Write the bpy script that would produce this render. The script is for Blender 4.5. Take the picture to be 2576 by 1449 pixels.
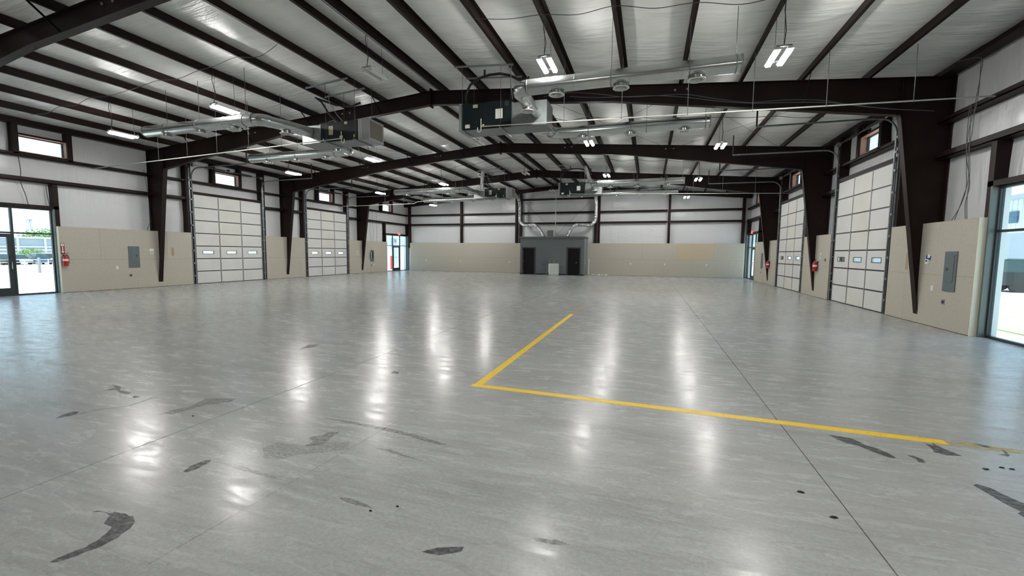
import bpy, bmesh, math, random
from mathutils import Vector, Matrix
random.seed(7)
sc = bpy.context.scene
for o in list(bpy.data.objects): bpy.data.objects.remove(o, do_unlink=True)
COL = sc.collection
# ------------------------------------------------------------------ camera
YAW, PITCH, ROLL, CZ, FPX = .3109, .0825, .0096, 1.63, 1066.06
def make_camera():
    cy, sy, cp, sp = math.cos(YAW), math.sin(YAW), math.cos(PITCH), math.sin(PITCH)
    f = Vector((-sy*cp, cy*cp, -sp)); r0 = Vector((cy, sy, 0)); u0 = r0.cross(f)
    cr, sr = math.cos(ROLL), math.sin(ROLL)
    R = cr*r0 + sr*u0; U = cr*u0 - sr*r0
    cam = bpy.data.cameras.new('camera'); co = bpy.data.objects.new('camera', cam); COL.objects.link(co)
    m = Matrix((R, U, -f)).transposed().to_4x4(); m.translation = Vector((0, 0, CZ)); co.matrix_world = m
    cam.sensor_width = 36; cam.sensor_fit = 'HORIZONTAL'; cam.lens = FPX/2576*36
    cam.clip_start = .05; cam.clip_end = 500
    sc.camera = co
make_camera()
# ------------------------------------------------------------------ world, sun, exposure
sc.view_settings.view_transform = 'Standard'; sc.view_settings.look = 'None'
sc.view_settings.exposure = 0.18; sc.view_settings.gamma = 1.0; sc.view_settings.use_curve_mapping = False
sc.cycles.max_bounces = 5; sc.cycles.diffuse_bounces = 3; sc.cycles.glossy_bounces = 3
sc.cycles.transparent_max_bounces = 10; sc.cycles.sample_clamp_indirect = 6.0
LAMP = 240.0            # radiance of the lit tubes
def make_world():
    w = bpy.data.worlds.new('sky'); sc.world = w; w.use_nodes = True
    nt = w.node_tree; nt.nodes.clear()
    out = nt.nodes.new('ShaderNodeOutputWorld'); bg = nt.nodes.new('ShaderNodeBackground')
    tc = nt.nodes.new('ShaderNodeTexCoord'); sp = nt.nodes.new('ShaderNodeSeparateXYZ'); rp = nt.nodes.new('ShaderNodeValToRGB')
    nt.links.new(tc.outputs['Generated'], sp.inputs[0]); nt.links.new(sp.outputs['Z'], rp.inputs[0])
    rp.color_ramp.elements[0].position = 0.0; rp.color_ramp.elements[0].color = (.66, .85, 1.0, 1)
    rp.color_ramp.elements[1].position = .6; rp.color_ramp.elements[1].color = (.42, .64, 1.0, 1)
    bg.inputs['Strength'].default_value = 2.1
    nt.links.new(rp.outputs[0], bg.inputs['Color']); nt.links.new(bg.outputs[0], out.inputs[0])
    s = bpy.data.lights.new('sun', 'SUN'); s.energy = 10.5; s.angle = .009; s.color = (1, .95, .87)
    so = bpy.data.objects.new('sun', s); COL.objects.link(so)
    so.rotation_euler = Vector((-.10, .42, -1)).to_track_quat('-Z', 'Y').to_euler()
make_world(); sc.cycles.use_adaptive_sampling = True; sc.cycles.adaptive_threshold = .1
# ------------------------------------------------------------------ key dimensions (metres)
XW = {-1: -20.536, 1: 6.371}            # inner face of the wood wainscot on the two long walls
YF, YB = 33.30, -8.0                    # far wainscot face, rear wall
X0 = -7.083                             # ridge
INS = .38                               # wainscot face to insulation face
FR = [-.85, 6.02, 13.07, 20.03, 26.99]  # steel frames
BAY = [2.63, 9.59, 16.55, 23.51, 30.45]
def zt(x): return 6.965 - .079*abs(x-X0)         # underside of purlins = top of rafters
def zb(x):
    d = abs(x-X0)
    return 6.53 - .079*d if d < 5.94 else 6.061 - (d-5.94)*(6.061-5.071)/(12.86-5.94)
# ------------------------------------------------------------------ materials
MATS = {}
def nodes(m):
    m.use_nodes = True; nt = m.node_tree
    return nt, nt.nodes['Principled BSDF']
def mat(name, col, rough=.5, metal=0.0, spec=.5, noise=None, bump=None, emit=None):
    """noise=(scale xyz, amount): brightness variation in world space; bump=(scale xyz, strength, distance)"""
    m = bpy.data.materials.new(name); nt, b = nodes(m); MATS[name] = m
    b.inputs['Base Color'].default_value = (*col, 1); b.inputs['Roughness'].default_value = rough
    b.inputs['Metallic'].default_value = metal; b.inputs['Specular IOR Level'].default_value = spec
    if emit: b.inputs['Emission Color'].default_value = (*emit[0], 1); b.inputs['Emission Strength'].default_value = emit[1]
    def ntex(scale, detail=5, rough_=.6):
        g = nt.nodes.new('ShaderNodeNewGeometry'); mp = nt.nodes.new('ShaderNodeMapping'); n = nt.nodes.new('ShaderNodeTexNoise')
        mp.inputs['Scale'].default_value = scale; n.inputs['Scale'].default_value = 1; n.inputs['Detail'].default_value = detail; n.inputs['Roughness'].default_value = rough_
        nt.links.new(g.outputs['Position'], mp.inputs['Vector']); nt.links.new(mp.outputs[0], n.inputs['Vector']); return n
    if noise:
        n = ntex(noise[0]); mx = nt.nodes.new('ShaderNodeMix'); mx.data_type = 'RGBA'; a = noise[1]
        mx.inputs[6].default_value = (*[c*(1-a) for c in col], 1); mx.inputs[7].default_value = (*[min(1, c*(1+a)) for c in col], 1)
        rp = nt.nodes.new('ShaderNodeValToRGB'); rp.color_ramp.elements[0].position = .3; rp.color_ramp.elements[1].position = .7
        nt.links.new(n.outputs['Fac'], rp.inputs[0]); nt.links.new(rp.outputs[0], mx.inputs[0]); nt.links.new(mx.outputs[2], b.inputs['Base Color'])
    if bump:
        n = ntex(bump[0], 6); bp = nt.nodes.new('ShaderNodeBump'); bp.inputs['Strength'].default_value = bump[1]; bp.inputs['Distance'].default_value = bump[2]
        nt.links.new(n.outputs['Fac'], bp.inputs['Height']); nt.links.new(bp.outputs[0], b.inputs['Normal'])
    return m
mat('steel', (.0115, .0053, .0037), .5, 0, .2, noise=((3, 3, 3), .25))
mat('dark_trim', (.022, .018, .018), .45)
def vinyl(name, col, wr, mask, strength, dist, rough):
    m = mat(name, col, rough, 0, .5); nt = m.node_tree; b = nt.nodes['Principled BSDF']; N, L = nt.nodes.new, nt.links.new
    g = N('ShaderNodeNewGeometry')
    def nz(scale, detail, dist_=0.0):
        mp = N('ShaderNodeMapping'); n = N('ShaderNodeTexNoise'); mp.inputs['Scale'].default_value = scale; n.inputs['Scale'].default_value = 1
        n.inputs['Detail'].default_value = detail; n.inputs['Roughness'].default_value = .55; n.inputs['Distortion'].default_value = dist_
        L(g.outputs['Position'], mp.inputs['Vector']); L(mp.outputs[0], n.inputs['Vector']); return n.outputs['Fac']
    mr = N('ShaderNodeMapRange'); mr.inputs[1].default_value = .42; mr.inputs[2].default_value = .68; mr.inputs[3].default_value = .12; L(nz(mask, 3), mr.inputs[0])
    mu = N('ShaderNodeMath'); mu.operation = 'MULTIPLY'; L(nz(wr, 3, .4), mu.inputs[0]); L(mr.outputs[0], mu.inputs[1])
    ad = N('ShaderNodeMath'); ad.operation = 'MULTIPLY_ADD'; ad.inputs[1].default_value = .05; L(nz((38, 38, 38), 4), ad.inputs[0]); L(mu.outputs[0], ad.inputs[2])
    bp = N('ShaderNodeBump'); bp.inputs['Strength'].default_value = strength; bp.inputs['Distance'].default_value = dist
    L(ad.outputs[0], bp.inputs['Height']); L(bp.outputs[0], b.inputs['Normal'])
vinyl('roof_vinyl', (.88, .885, .865), (.8, 8.5, 2), (.5, .9, .5), .75, .11, .26)
vinyl('wall_vinyl', (.62, .63, .645), (6.5, 6.5, .7), (.6, .6, 1.1), .65, .06, .26)
mat('osb', (.445, .418, .35), .75, 0, .25, noise=((55, 55, 70), .15), bump=((60, 60, 60), .12, .004))
mat('osb_tan', (.48, .405, .29), .75, 0, .25, noise=((55, 55, 70), .15))
mat('osb_edge', (.80, .78, .63), .7)
mat('seam_dark', (.06, .05, .04), .8)
mat('door_white', (.62, .62, .60), .5, noise=((1.2, 1.2, 1.2), .05), bump=((45, 45, 45), .08, .003))
mat('door_cream', (.62, .612, .565), .5, noise=((1.2, 1.2, 1.2), .05), bump=((45, 45, 45), .08, .003))
mat('door_stile', (.17, .18, .185), .4, .3)
mat('galv', (.56, .59, .58), .24, .95, .5, noise=((4, 4, 4), .08))
mat('galv_dull', (.26, .28, .275), .5, .6, noise=((7, 7, 7), .12))
mat('track_steel', (.20, .22, .23), .4, .7, noise=((8, 8, 8), .2))
mat('zinc', (.30, .31, .32), .45, .7)
mat('foil', (.75, .76, .77), .18, 1.0, bump=((13, 13, 13), 1.0, .08))
mat('ahu_green', (.006, .013, .015), .5, 0, .3)
mat('ahu_grey', (.30, .31, .31), .5)
mat('filter', (.16, .15, .12), .8, bump=((60, 60, 60), .4, .006))
mat('white_metal', (.72, .72, .70), .4)
mat('white_paper', (.75, .74, .70), .8)
mat('beige_paper', (.62, .56, .40), .8)
mat('yellow_paper', (.80, .65, .05), .7)
mat('pvc', (.72, .71, .66), .35)
mat('rubber', (.008, .008, .009), .55)
mat('cable', (.09, .095, .10), .5)
mat('cable_black', (.015, .015, .017), .5)
mat('rod', (.16, .16, .16), .4, .7)
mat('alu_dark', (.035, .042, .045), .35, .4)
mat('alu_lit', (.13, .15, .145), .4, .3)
mat('reveal', (.42, .20, .14), .6)
mat('panel_grey', (.105, .135, .145), .45, noise=((12, 12, 12), .06))
mat('panel_dark', (.03, .03, .035), .5)
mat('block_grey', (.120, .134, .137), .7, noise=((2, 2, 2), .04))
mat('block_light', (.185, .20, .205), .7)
mat('black_door', (.0025, .003, .003), .6, 0, .2)
mat('door_frame', (.028, .034, .036), .5)
mat('chrome', (.6, .6, .6), .2, 1.0)
mat('sink_white', (.56, .62, .58), .35)
mat('red', (.42, .008, .012), .35)
mat('dark_red', (.20, .010, .018), .5)
mat('exit_red', (.9, .10, .12), .5, emit=((1.0, .12, .14), .9))
mat('blue_print', (.01, .03, .28), .6)
mat('tape_brown', (.36, .27, .19), .8)
mat('lens_off', (.66, .66, .63), .35)
mat('lens_on', (1, 1, 1), .4, emit=((1.0, .99, .96), LAMP))
mat('reflector', (.80, .80, .78), .3)
mat('concrete_out', (.62, .60, .56), .9, noise=((.6, .6, .6), .1))
mat('asphalt', (.36, .36, .36), .9, noise=((.8, .8, .8), .12))
mat('dry_grass', (.66, .50, .24), .95, noise=((1.5, 1.5, 1.5), .3))
mat('lawn', (.36, .42, .22), .95, noise=((1.5, 1.5, 1.5), .25))
mat('leaf', (.20, .30, .13), .9, noise=((2, 2, 2), .35))
mat('bark', (.12, .09, .06), .9)
mat('fence_paint', (.75, .76, .76), .5)
mat('siding', (.66, .72, .76), .6)
mat('siding_dark', (.40, .44, .47), .6)
mat('roof_far', (.40, .45, .48), .6)
mat('far_glass', (.05, .12, .18), .1)
mat('car_dark', (.02, .025, .028), .2, .3)
mat('car_silver', (.45, .47, .5), .3, .4)
mat('car_white', (.75, .75, .75), .3)
mat('car_blue', (.06, .09, .14), .25, .3)
mat('car_glass', (.03, .05, .05), .08)
mat('tyre', (.015, .015, .015), .8)
mat('tail_red', (.55, .03, .03), .25)
def glass_mat():
    m = bpy.data.materials.new('glass'); MATS['glass'] = m; m.use_nodes = True; nt = m.node_tree; nt.nodes.clear()
    o = nt.nodes.new('ShaderNodeOutputMaterial'); t = nt.nodes.new('ShaderNodeBsdfTransparent'); g = nt.nodes.new('ShaderNodeBsdfGlossy')
    t.inputs[0].default_value = (.90, .97, .96, 1); g.inputs['Roughness'].default_value = .02
    lw = nt.nodes.new('ShaderNodeLayerWeight'); pw = nt.nodes.new('ShaderNodeMath'); pw.operation = 'POWER'; pw.inputs[1].default_value = 4.0
    fr = nt.nodes.new('ShaderNodeMath'); fr.operation = 'MULTIPLY_ADD'; fr.inputs[1].default_value = .7; fr.inputs[2].default_value = .04
    nt.links.new(lw.outputs['Facing'], pw.inputs[0]); nt.links.new(pw.outputs[0], fr.inputs[0]); mx = nt.nodes.new('ShaderNodeMixShader')
    nt.links.new(fr.outputs[0], mx.inputs[0]); nt.links.new(t.outputs[0], mx.inputs[1]); nt.links.new(g.outputs[0], mx.inputs[2]); nt.links.new(mx.outputs[0], o.inputs[0])
glass_mat()
def floor_mat():
    m = bpy.data.materials.new('concrete_floor'); MATS['floor'] = m; nt, b = nodes(m); N, L = nt.nodes.new, nt.links.new
    geo = N('ShaderNodeNewGeometry')
    def noise(scale, detail=6, rough=.62, dist=0.0, rot=0.0):
        mp = N('ShaderNodeMapping'); mp.inputs['Scale'].default_value = scale; mp.inputs['Rotation'].default_value = (0, 0, rot)
        n = N('ShaderNodeTexNoise'); n.inputs['Scale'].default_value = 1; n.inputs['Detail'].default_value = detail; n.inputs['Roughness'].default_value = rough; n.inputs['Distortion'].default_value = dist
        L(geo.outputs['Position'], mp.inputs['Vector']); L(mp.outputs[0], n.inputs['Vector']); return n.outputs['Fac']
    def ramp(src, p0, p1, c0=0.0, c1=1.0):
        r = N('ShaderNodeMapRange'); r.inputs[1].default_value = p0; r.inputs[2].default_value = p1; r.inputs[3].default_value = c0; r.inputs[4].default_value = c1; L(src, r.inputs[0]); return r.outputs[0]
    def mixc(fac, a, bcol):
        x = N('ShaderNodeMix'); x.data_type = 'RGBA'; L(fac, x.inputs[0])
        for i, v in ((6, a), (7, bcol)):
            if isinstance(v, tuple): x.inputs[i].default_value = (*v, 1)
            else: L(v, x.inputs[i])
        return x.outputs[2]
    blot = ramp(noise((.30, .42, .30), 4), .30, .70)
    c = mixc(blot, (.355, .365, .357), (.412, .418, .406))
    warm = ramp(noise((.16, .40, .2), 4, .6, .6), .50, .80, 0, .55)
    c = mixc(warm, c, (.37, .352, .30))
    streak = ramp(noise((.42, 3.0, 1), 6, .68, .5, -.08), .48, .80, 0, .62)
    c = mixc(streak, c, (.19, .19, .182))
    streak2 = ramp(noise((1.6, 13, 1), 6, .72, .5, .14), .54, .80, 0, .60)
    c = mixc(streak2, c, (.17, .17, .165))
    pale = ramp(noise((1.3, 11, 1), 6, .72, .5, -.2), .58, .95, 0, .30)
    c = mixc(pale, c, (.50, .505, .49))
    scuff = ramp(noise((1.4, 2.4, 5), 7, .74, .8), .52, .82, 0, .50)
    c = mixc(scuff, c, (.22, .22, .212))
    fine = ramp(noise((36, 42, 36), 4, .8), .3, .7, .86, 1.12)
    vm = N('ShaderNodeVectorMath'); vm.operation = 'SCALE'; L(c, vm.inputs[0]); L(fine, vm.inputs['Scale'])
    L(vm.outputs[0], b.inputs['Base Color'])
    r1 = ramp(noise((2.2, 9, 1), 5, .78, .5), .34, .66, .15, .33)
    L(r1, b.inputs['Roughness']); b.inputs['Specular IOR Level'].default_value = .18
    bp = N('ShaderNodeBump'); bp.inputs['Strength'].default_value = .16; bp.inputs['Distance'].default_value = .005
    L(noise((5, 14, 6), 4, .7), bp.inputs['Height']); L(bp.outputs[0], b.inputs['Normal'])
floor_mat()
def worn_mat(name, col, scale, lo, hi, rough=.5, amax=1.0, fade=.5):
    m = bpy.data.materials.new(name); MATS[name] = m; nt, b = nodes(m); N, L = nt.nodes.new, nt.links.new
    b.inputs['Base Color'].default_value = (*col, 1); b.inputs['Roughness'].default_value = rough
    g = N('ShaderNodeNewGeometry'); mp = N('ShaderNodeMapping'); mp.inputs['Scale'].default_value = scale; n = N('ShaderNodeTexNoise'); n.inputs['Scale'].default_value = 1; n.inputs['Detail'].default_value = 8; n.inputs['Roughness'].default_value = .7
    L(g.outputs['Position'], mp.inputs['Vector']); L(mp.outputs[0], n.inputs['Vector'])
    at = N('ShaderNodeAttribute'); at.attribute_name = 'edge_fade'; ma = N('ShaderNodeMath'); ma.operation = 'MULTIPLY_ADD'; ma.inputs[1].default_value = -fade
    L(at.outputs['Fac'], ma.inputs[0]); L(n.outputs['Fac'], ma.inputs[2])
    r = N('ShaderNodeMapRange'); r.inputs[1].default_value = lo; r.inputs[2].default_value = hi; r.inputs[4].default_value = amax; L(ma.outputs[0], r.inputs[0]); L(r.outputs[0], b.inputs['Alpha'])
worn_mat('line_yellow', (.86, .57, .02), (12, 20, 1), .24, .42, .45, .97)
worn_mat('line_faded', (.62, .47, .10), (9, 16, 1), .42, .66, .45, .75)
worn_mat('tyre_mark', (.035, .034, .036), (16, 34, 1), .26, .56, .45, .72, .42)
worn_mat('dirt_mark', (.085, .078, .065), (30, 44, 1), .36, .66, .5, .58, .45)
worn_mat('faint_mark', (.12, .12, .115), (34, 50, 1), .40, .68, .5, .45, .50)
# ------------------------------------------------------------------ mesh helpers
class MB:
    def __init__(s): s.v = []; s.f = []; s.sm = []
    def add(s, vs, fs, smooth=False):
        n = len(s.v); s.v += [tuple(p) for p in vs]; s.f += [tuple(i+n for i in f) for f in fs]; s.sm += [smooth]*len(fs); return s
    def box(s, a, b):
        x0, x1 = sorted((a[0], b[0])); y0, y1 = sorted((a[1], b[1])); z0, z1 = sorted((a[2], b[2]))
        return s.add([(x0,y0,z0),(x1,y0,z0),(x1,y1,z0),(x0,y1,z0),(x0,y0,z1),(x1,y0,z1),(x1,y1,z1),(x0,y1,z1)],
                     [(0,3,2,1),(4,5,6,7),(0,1,5,4),(1,2,6,5),(2,3,7,6),(3,0,4,7)])
    def cb(s, c, d): return s.box([c[i]-d[i]/2 for i in range(3)], [c[i]+d[i]/2 for i in range(3)])
    def bar(s, p, q, w, h, up=(0,0,1)):
        p, q = Vector(p), Vector(q); t = (q-p).normalized(); u = Vector(up); a = t.cross(u)
        if a.length < 1e-4: a = t.cross(Vector((1,0,0)))
        a.normalize(); b = a.cross(t); a *= w/2; b *= h/2
        vs = [p-a-b, p+a-b, p+a+b, p-a+b, q-a-b, q+a-b, q+a+b, q-a+b]
        return s.add(vs, [(0,3,2,1),(4,5,6,7),(0,1,5,4),(1,2,6,5),(2,3,7,6),(3,0,4,7)])
    def tube(s, pts, r, n=8, cap=True):
        pts = [Vector(p) for p in pts]; rings = []; prev = None
        for i, p in enumerate(pts):
            t = (pts[min(i+1, len(pts)-1)] - pts[max(i-1, 0)]).normalized()
            if prev is None:
                a = t.cross(Vector((0,0,1)));  a = a if a.length > 1e-3 else t.cross(Vector((0,1,0)))
            else: a = prev - t*prev.dot(t)
            a.normalize(); prev = a; b = t.cross(a)
            rr = r[i] if isinstance(r, (list, tuple)) else r
            rings.append([p + (a*math.cos(k*2*math.pi/n) + b*math.sin(k*2*math.pi/n))*rr for k in range(n)])
        base = len(s.v); s.v += [tuple(q) for R in rings for q in R]
        for i in range(len(rings)-1):
            for k in range(n):
                s.f.append((base+i*n+k, base+i*n+(k+1)%n, base+(i+1)*n+(k+1)%n, base+(i+1)*n+k)); s.sm.append(True)
        if cap:
            s.f.append(tuple(base+k for k in range(n-1, -1, -1))); s.f.append(tuple(base+(len(rings)-1)*n+k for k in range(n))); s.sm += [False, False]
        return s
    def lathe(s, c, prof, n=20, axis='z', cap=True):
        c = Vector(c); base = len(s.v)
        def P(r, h, k):
            x, y = r*math.cos(k*2*math.pi/n), r*math.sin(k*2*math.pi/n)
            return {'z': Vector((x, y, h)), 'y': Vector((x, h, -y)), 'x': Vector((h, x, y))}[axis] + c
        for r, h in prof:
            for k in range(n): s.v.append(tuple(P(r, h, k)))
        for i in range(len(prof)-1):
            for k in range(n):
                s.f.append((base+i*n+k, base+i*n+(k+1)%n, base+(i+1)*n+(k+1)%n, base+(i+1)*n+k)); s.sm.append(True)
        if cap:
            s.f.append(tuple(base+k for k in range(n-1, -1, -1))); s.f.append(tuple(base+(len(prof)-1)*n+k for k in range(n))); s.sm += [False, False]
        return s
    def prism(s, poly, axis, a, b):
        """poly in the plane across axis: axis 'y' -> (x,z), 'x' -> (y,z), 'z' -> (x,y)"""
        def P(u, v, w): return {'y': (u, w, v), 'x': (w, u, v), 'z': (u, v, w)}[axis]
        n = len(poly); vs = [P(u, v, a) for u, v in poly] + [P(u, v, b) for u, v in poly]
        return s.add(vs, [tuple(range(n)), tuple(range(2*n-1, n-1, -1))] + [(i, i+n, (i+1) % n + n, (i+1) % n) for i in range(n)])
    def build(s, name, m, parent=None):
        me = bpy.data.meshes.new(name); me.from_pydata(s.v, [], s.f); me.polygons.foreach_set('use_smooth', s.sm)
        me.materials.append(MATS[m])
        bm = bmesh.new(); bm.from_mesh(me); bmesh.ops.recalc_face_normals(bm, faces=bm.faces)
        for e in bm.edges:
            lf = e.link_faces
            if len(lf) == 2 and (not (lf[0].smooth and lf[1].smooth) or e.calc_face_angle(0) > .75): e.smooth = False
        bm.to_mesh(me); bm.free()
        o = bpy.data.objects.new(name, me); COL.objects.link(o)
        if parent: o.parent = parent
        return o
def link(name, me, parent, loc=(0,0,0)):
    o = bpy.data.objects.new(name, me); COL.objects.link(o); o.parent = parent; o.location = loc; return o
def tag(o, label=None, cat=None, group=None, kind=None):
    if label: o['label'] = label
    if cat: o['category'] = cat
    if group: o['group'] = group
    if kind: o['kind'] = kind
    return o
def empty(name, loc=(0,0,0), rz=0):
    o = bpy.data.objects.new(name, None); COL.objects.link(o); o.location = loc; o.rotation_euler.z = rz; o.empty_display_size = .2; return o
def copy_tree(o, parent=None):
    c = o.copy(); COL.objects.link(c); c.parent = parent
    for ch in list(o.children): copy_tree(ch, c)
    return c
def text_obj(name, body, size, m, parent, M, extrude=.001):
    cu = bpy.data.curves.new(name, 'FONT'); cu.body = body; cu.size = size; cu.align_x = 'CENTER'; cu.align_y = 'CENTER'; cu.extrude = extrude
    t = bpy.data.objects.new(name, cu); COL.objects.link(t)
    me = bpy.data.meshes.new_from_object(t.evaluated_get(bpy.context.evaluated_depsgraph_get()))
    bpy.data.objects.remove(t); me.materials.clear(); me.materials.append(MATS[m])
    o = bpy.data.objects.new(name, me); COL.objects.link(o); o.parent = parent; o.matrix_local = M; return o
def wx(s, d): return XW[s] + s*d         # d metres outward from the wainscot face
def wall_matrix(s, y, z, d=0):           # text frame on a long wall, reading from inside
    # local x = reading direction, local y = up, local z = into the room
    rx = Vector((0, 1, 0)) if s < 0 else Vector((0, -1, 0)); n = Vector((-s, 0, 0))
    M = Matrix((rx, Vector((0,0,1)), n)).transposed().to_4x4(); M.translation = Vector((wx(s, d), y, z)); return M
# ------------------------------------------------------------------ floor
def flat_mark(nm, m, p, z, parent):
    """thin mark on the slab: outline plus an inset ring, edge_fade = 1 on the outline so that the edge breaks up"""
    bm = bmesh.new(); f = bm.faces.new([bm.verts.new((x, y, z)) for x, y in p]); lay = bm.verts.layers.float.new('edge_fade')
    outer = list(bm.verts)
    for v in outer: v[lay] = 1.0
    a = abs(f.calc_area()); per = sum(e.calc_length() for e in f.edges); bmesh.ops.inset_region(bm, faces=[f], thickness=min(.05, .7*a/per), depth=0, use_boundary=True, use_even_offset=True)
    for v in bm.verts: v[lay] = 1.0 if v.is_boundary else 0.0
    bmesh.ops.triangulate(bm, faces=[q for q in bm.faces if len(q.verts) > 4])
    me = bpy.data.meshes.new(nm); bm.to_mesh(me); bm.free(); me.materials.append(MATS[m]); return link(nm, me, parent)
def build_floor():
    fl = MB().box((-21.1, YB, -.14), (6.95, 34.0, -.012)).build('floor', 'seam_dark'); tag(fl, kind='structure')
    xs = [-21.05, -19.69, -14.45, -9.21, -3.97, 1.27, 6.93]; ys = [YB, -.85, 6.11, 13.07, 20.03, 26.99, 33.95]
    for i in range(len(xs)-1):
        for j in range(len(ys)-1):
            g = .004; h = .0015
            MB().box((xs[i]+g, ys[j]+h, -.012), (xs[i+1]-g, ys[j+1]-h, 0)).build('concrete_slab', 'floor', fl)
    S = {
 'swoosh':[(-2.921,1.248),(-2.920,1.272),(-2.914,1.307),(-2.903,1.336),(-2.894,1.363),(-2.882,1.382),(-2.895,1.404),(-2.888,1.433),(-2.903,1.460),(-2.916,1.489),(-2.937,1.521),(-2.957,1.539),(-3.035,1.543),(-3.074,1.583),(-3.092,1.603),(-3.142,1.614),(-3.191,1.614),(-3.242,1.589),(-3.228,1.613),(-3.170,1.621),(-3.126,1.619),(-3.103,1.641),(-3.054,1.641),(-3.030,1.652),(-2.985,1.640),(-2.951,1.646),(-2.877,1.612),(-2.837,1.564),(-2.824,1.511),(-2.807,1.488),(-2.813,1.440),(-2.810,1.410),(-2.823,1.376),(-2.839,1.357),(-2.844,1.320),(-2.858,1.297),(-2.875,1.268),(-2.898,1.252)],
 'dash':[(-3.213,2.116),(-3.246,2.191),(-3.233,2.293),(-3.193,2.313),(-3.165,2.283),(-3.155,2.191),(-3.174,2.117)],
 'm1':[(1.620,4.467),(1.710,4.456),(1.785,4.440),(1.821,4.387),(1.840,4.322),(1.902,4.275),(1.946,4.216),(1.970,4.119),(1.931,4.099),(1.881,4.137),(1.825,4.204),(1.773,4.291),(1.697,4.312),(1.653,4.377)],
 'm2':[(2.393,4.692),(2.474,4.612),(2.432,4.549),(2.450,4.464),(2.484,4.401),(2.510,4.339),(2.392,4.313),(2.329,4.348),(2.356,4.431),(2.354,4.523),(2.412,4.512),(2.430,4.589)],
 'm3':[(2.271,3.795),(2.309,3.824),(2.368,3.786),(2.385,3.711),(2.433,3.614),(2.442,3.554),(2.318,3.363),(2.300,3.455),(2.337,3.484),(2.305,3.579),(2.286,3.717)],
 'm4':[(2.075,4.204),(2.126,4.214),(2.164,4.159),(2.147,4.093),(2.101,4.091),(2.114,4.149)],
 'm5':[(2.767,4.681),(2.863,4.667),(2.856,4.603),(2.804,4.600)],
 'm6':[(2.921,4.611),(2.935,4.600),(2.900,4.487),(2.862,4.449),(2.824,4.475),(2.885,4.510)],
 'l1':[(-5.379,2.430),(-5.442,2.497),(-5.447,2.588),(-5.400,2.617),(-5.326,2.560),(-5.334,2.501)],
 'l2':[(-5.937,3.097),(-5.937,3.226),(-6.112,3.282),(-5.919,3.266),(-5.786,3.182),(-5.546,3.158),(-5.541,3.115),(-5.668,3.115),(-5.865,3.186)],
 'l3':[(-5.395,3.078),(-5.431,3.124),(-5.294,3.091),(-5.323,3.052)],
 'd2':[(-5.455,5.492),(-5.589,5.831),(-5.444,5.953),(-5.378,5.742)],
 'd3':[(-3.265,4.843),(-3.263,4.926),(-3.171,4.918),(-3.148,4.825)],
 'b2':[(-1.127,1.934),(-1.059,1.990),(-0.922,2.046),(-0.921,2.003),(-1.030,1.935)]}
    D = {'l4':[(-4.580,2.821),(-4.567,2.944),(-4.504,3.066),(-4.590,3.304),(-4.275,3.415),(-4.238,3.317),(-4.390,3.157),(-4.450,2.867)],
 'crack':[(-5.290,2.562),(-5.284,2.705),(-5.179,2.767),(-5.104,2.855),(-5.105,2.985),(-5.127,3.144),(-5.205,3.219),(-5.184,3.176),(-5.148,3.011),(-5.137,2.874),(-5.203,2.780),(-5.315,2.721),(-5.325,2.579)],
 'c1':[(-2.772,2.861),(-2.776,2.911),(-2.708,2.952),(-2.696,3.027),(-2.607,3.068),(-2.604,2.962),(-2.571,2.855),(-2.596,2.790),(-2.693,2.733),(-2.688,2.799),(-2.703,2.843)],
 'c3':[(-2.993,3.291),(-2.676,3.296),(-2.308,3.284),(-1.944,3.243),(-1.579,3.149),(-1.640,3.120),(-1.994,3.190),(-2.356,3.229),(-2.735,3.255),(-2.979,3.264)],
 'c4':[(-2.160,2.901),(-1.977,2.918),(-1.767,2.859),(-1.589,2.824),(-1.778,2.841),(-1.988,2.877)],
 'c5':[(-1.905,2.212),(-1.824,2.230),(-1.684,2.211),(-1.618,2.178),(-1.717,2.172),(-1.855,2.190)],
 'b1':[(-0.581,2.242),(-0.446,2.265),(-0.352,2.248),(-0.437,2.220),(-0.551,2.216)]}
    Fm = {'c2':[(-2.994,2.599),(-2.956,2.722),(-2.717,2.741),(-2.571,2.855),(-2.388,2.935),(-2.320,2.800),(-2.486,2.669),(-2.646,2.585),(-2.672,2.492),(-2.829,2.466)],
 'd4':[(-3.178,2.299),(-2.920,2.322),(-2.495,2.285),(-2.495,2.251),(-2.855,2.269)],
 'f1':[(-2.425,1.40),(-2.41,1.40),(-2.20,4.05),(-2.215,4.05)],
 'e1':[(1.836,5.604),(1.077,4.882),(1.150,4.968),(1.298,5.119)]}
    z = .0008
    for dd, nm, m in ((S, 'tyre_mark', 'tyre_mark'), (D, 'stain', 'dirt_mark'), (Fm, 'scuff', 'faint_mark')):
        for p in dd.values():
            z += .00004; flat_mark(nm, m, p, z, fl)
build_floor()
def build_lines():
    t = empty('floor_line', (-2.0, 4.70, 0)); tag(t, 'painted yellow L-shaped line on the concrete floor, worn thin at its ends', 'floor marking')
    def stripe(nm, m, p, q, w):
        MB().bar((p[0], p[1], .0008), (q[0], q[1], .0008), w, .0008).build(nm, m, t)
    stripe('long_stripe', 'line_yellow', (-.03, .03), (4.55, -.085), .104)
    stripe('faded_stripe', 'line_faded', (4.55, -.085), (5.35, -.115), .10)
    stripe('cross_stripe', 'line_yellow', (.045, .085), (.075, 6.6), .104)
    stripe('faded_stripe', 'line_faded', (.075, 6.6), (.085, 8.6), .10)
build_lines()
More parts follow.
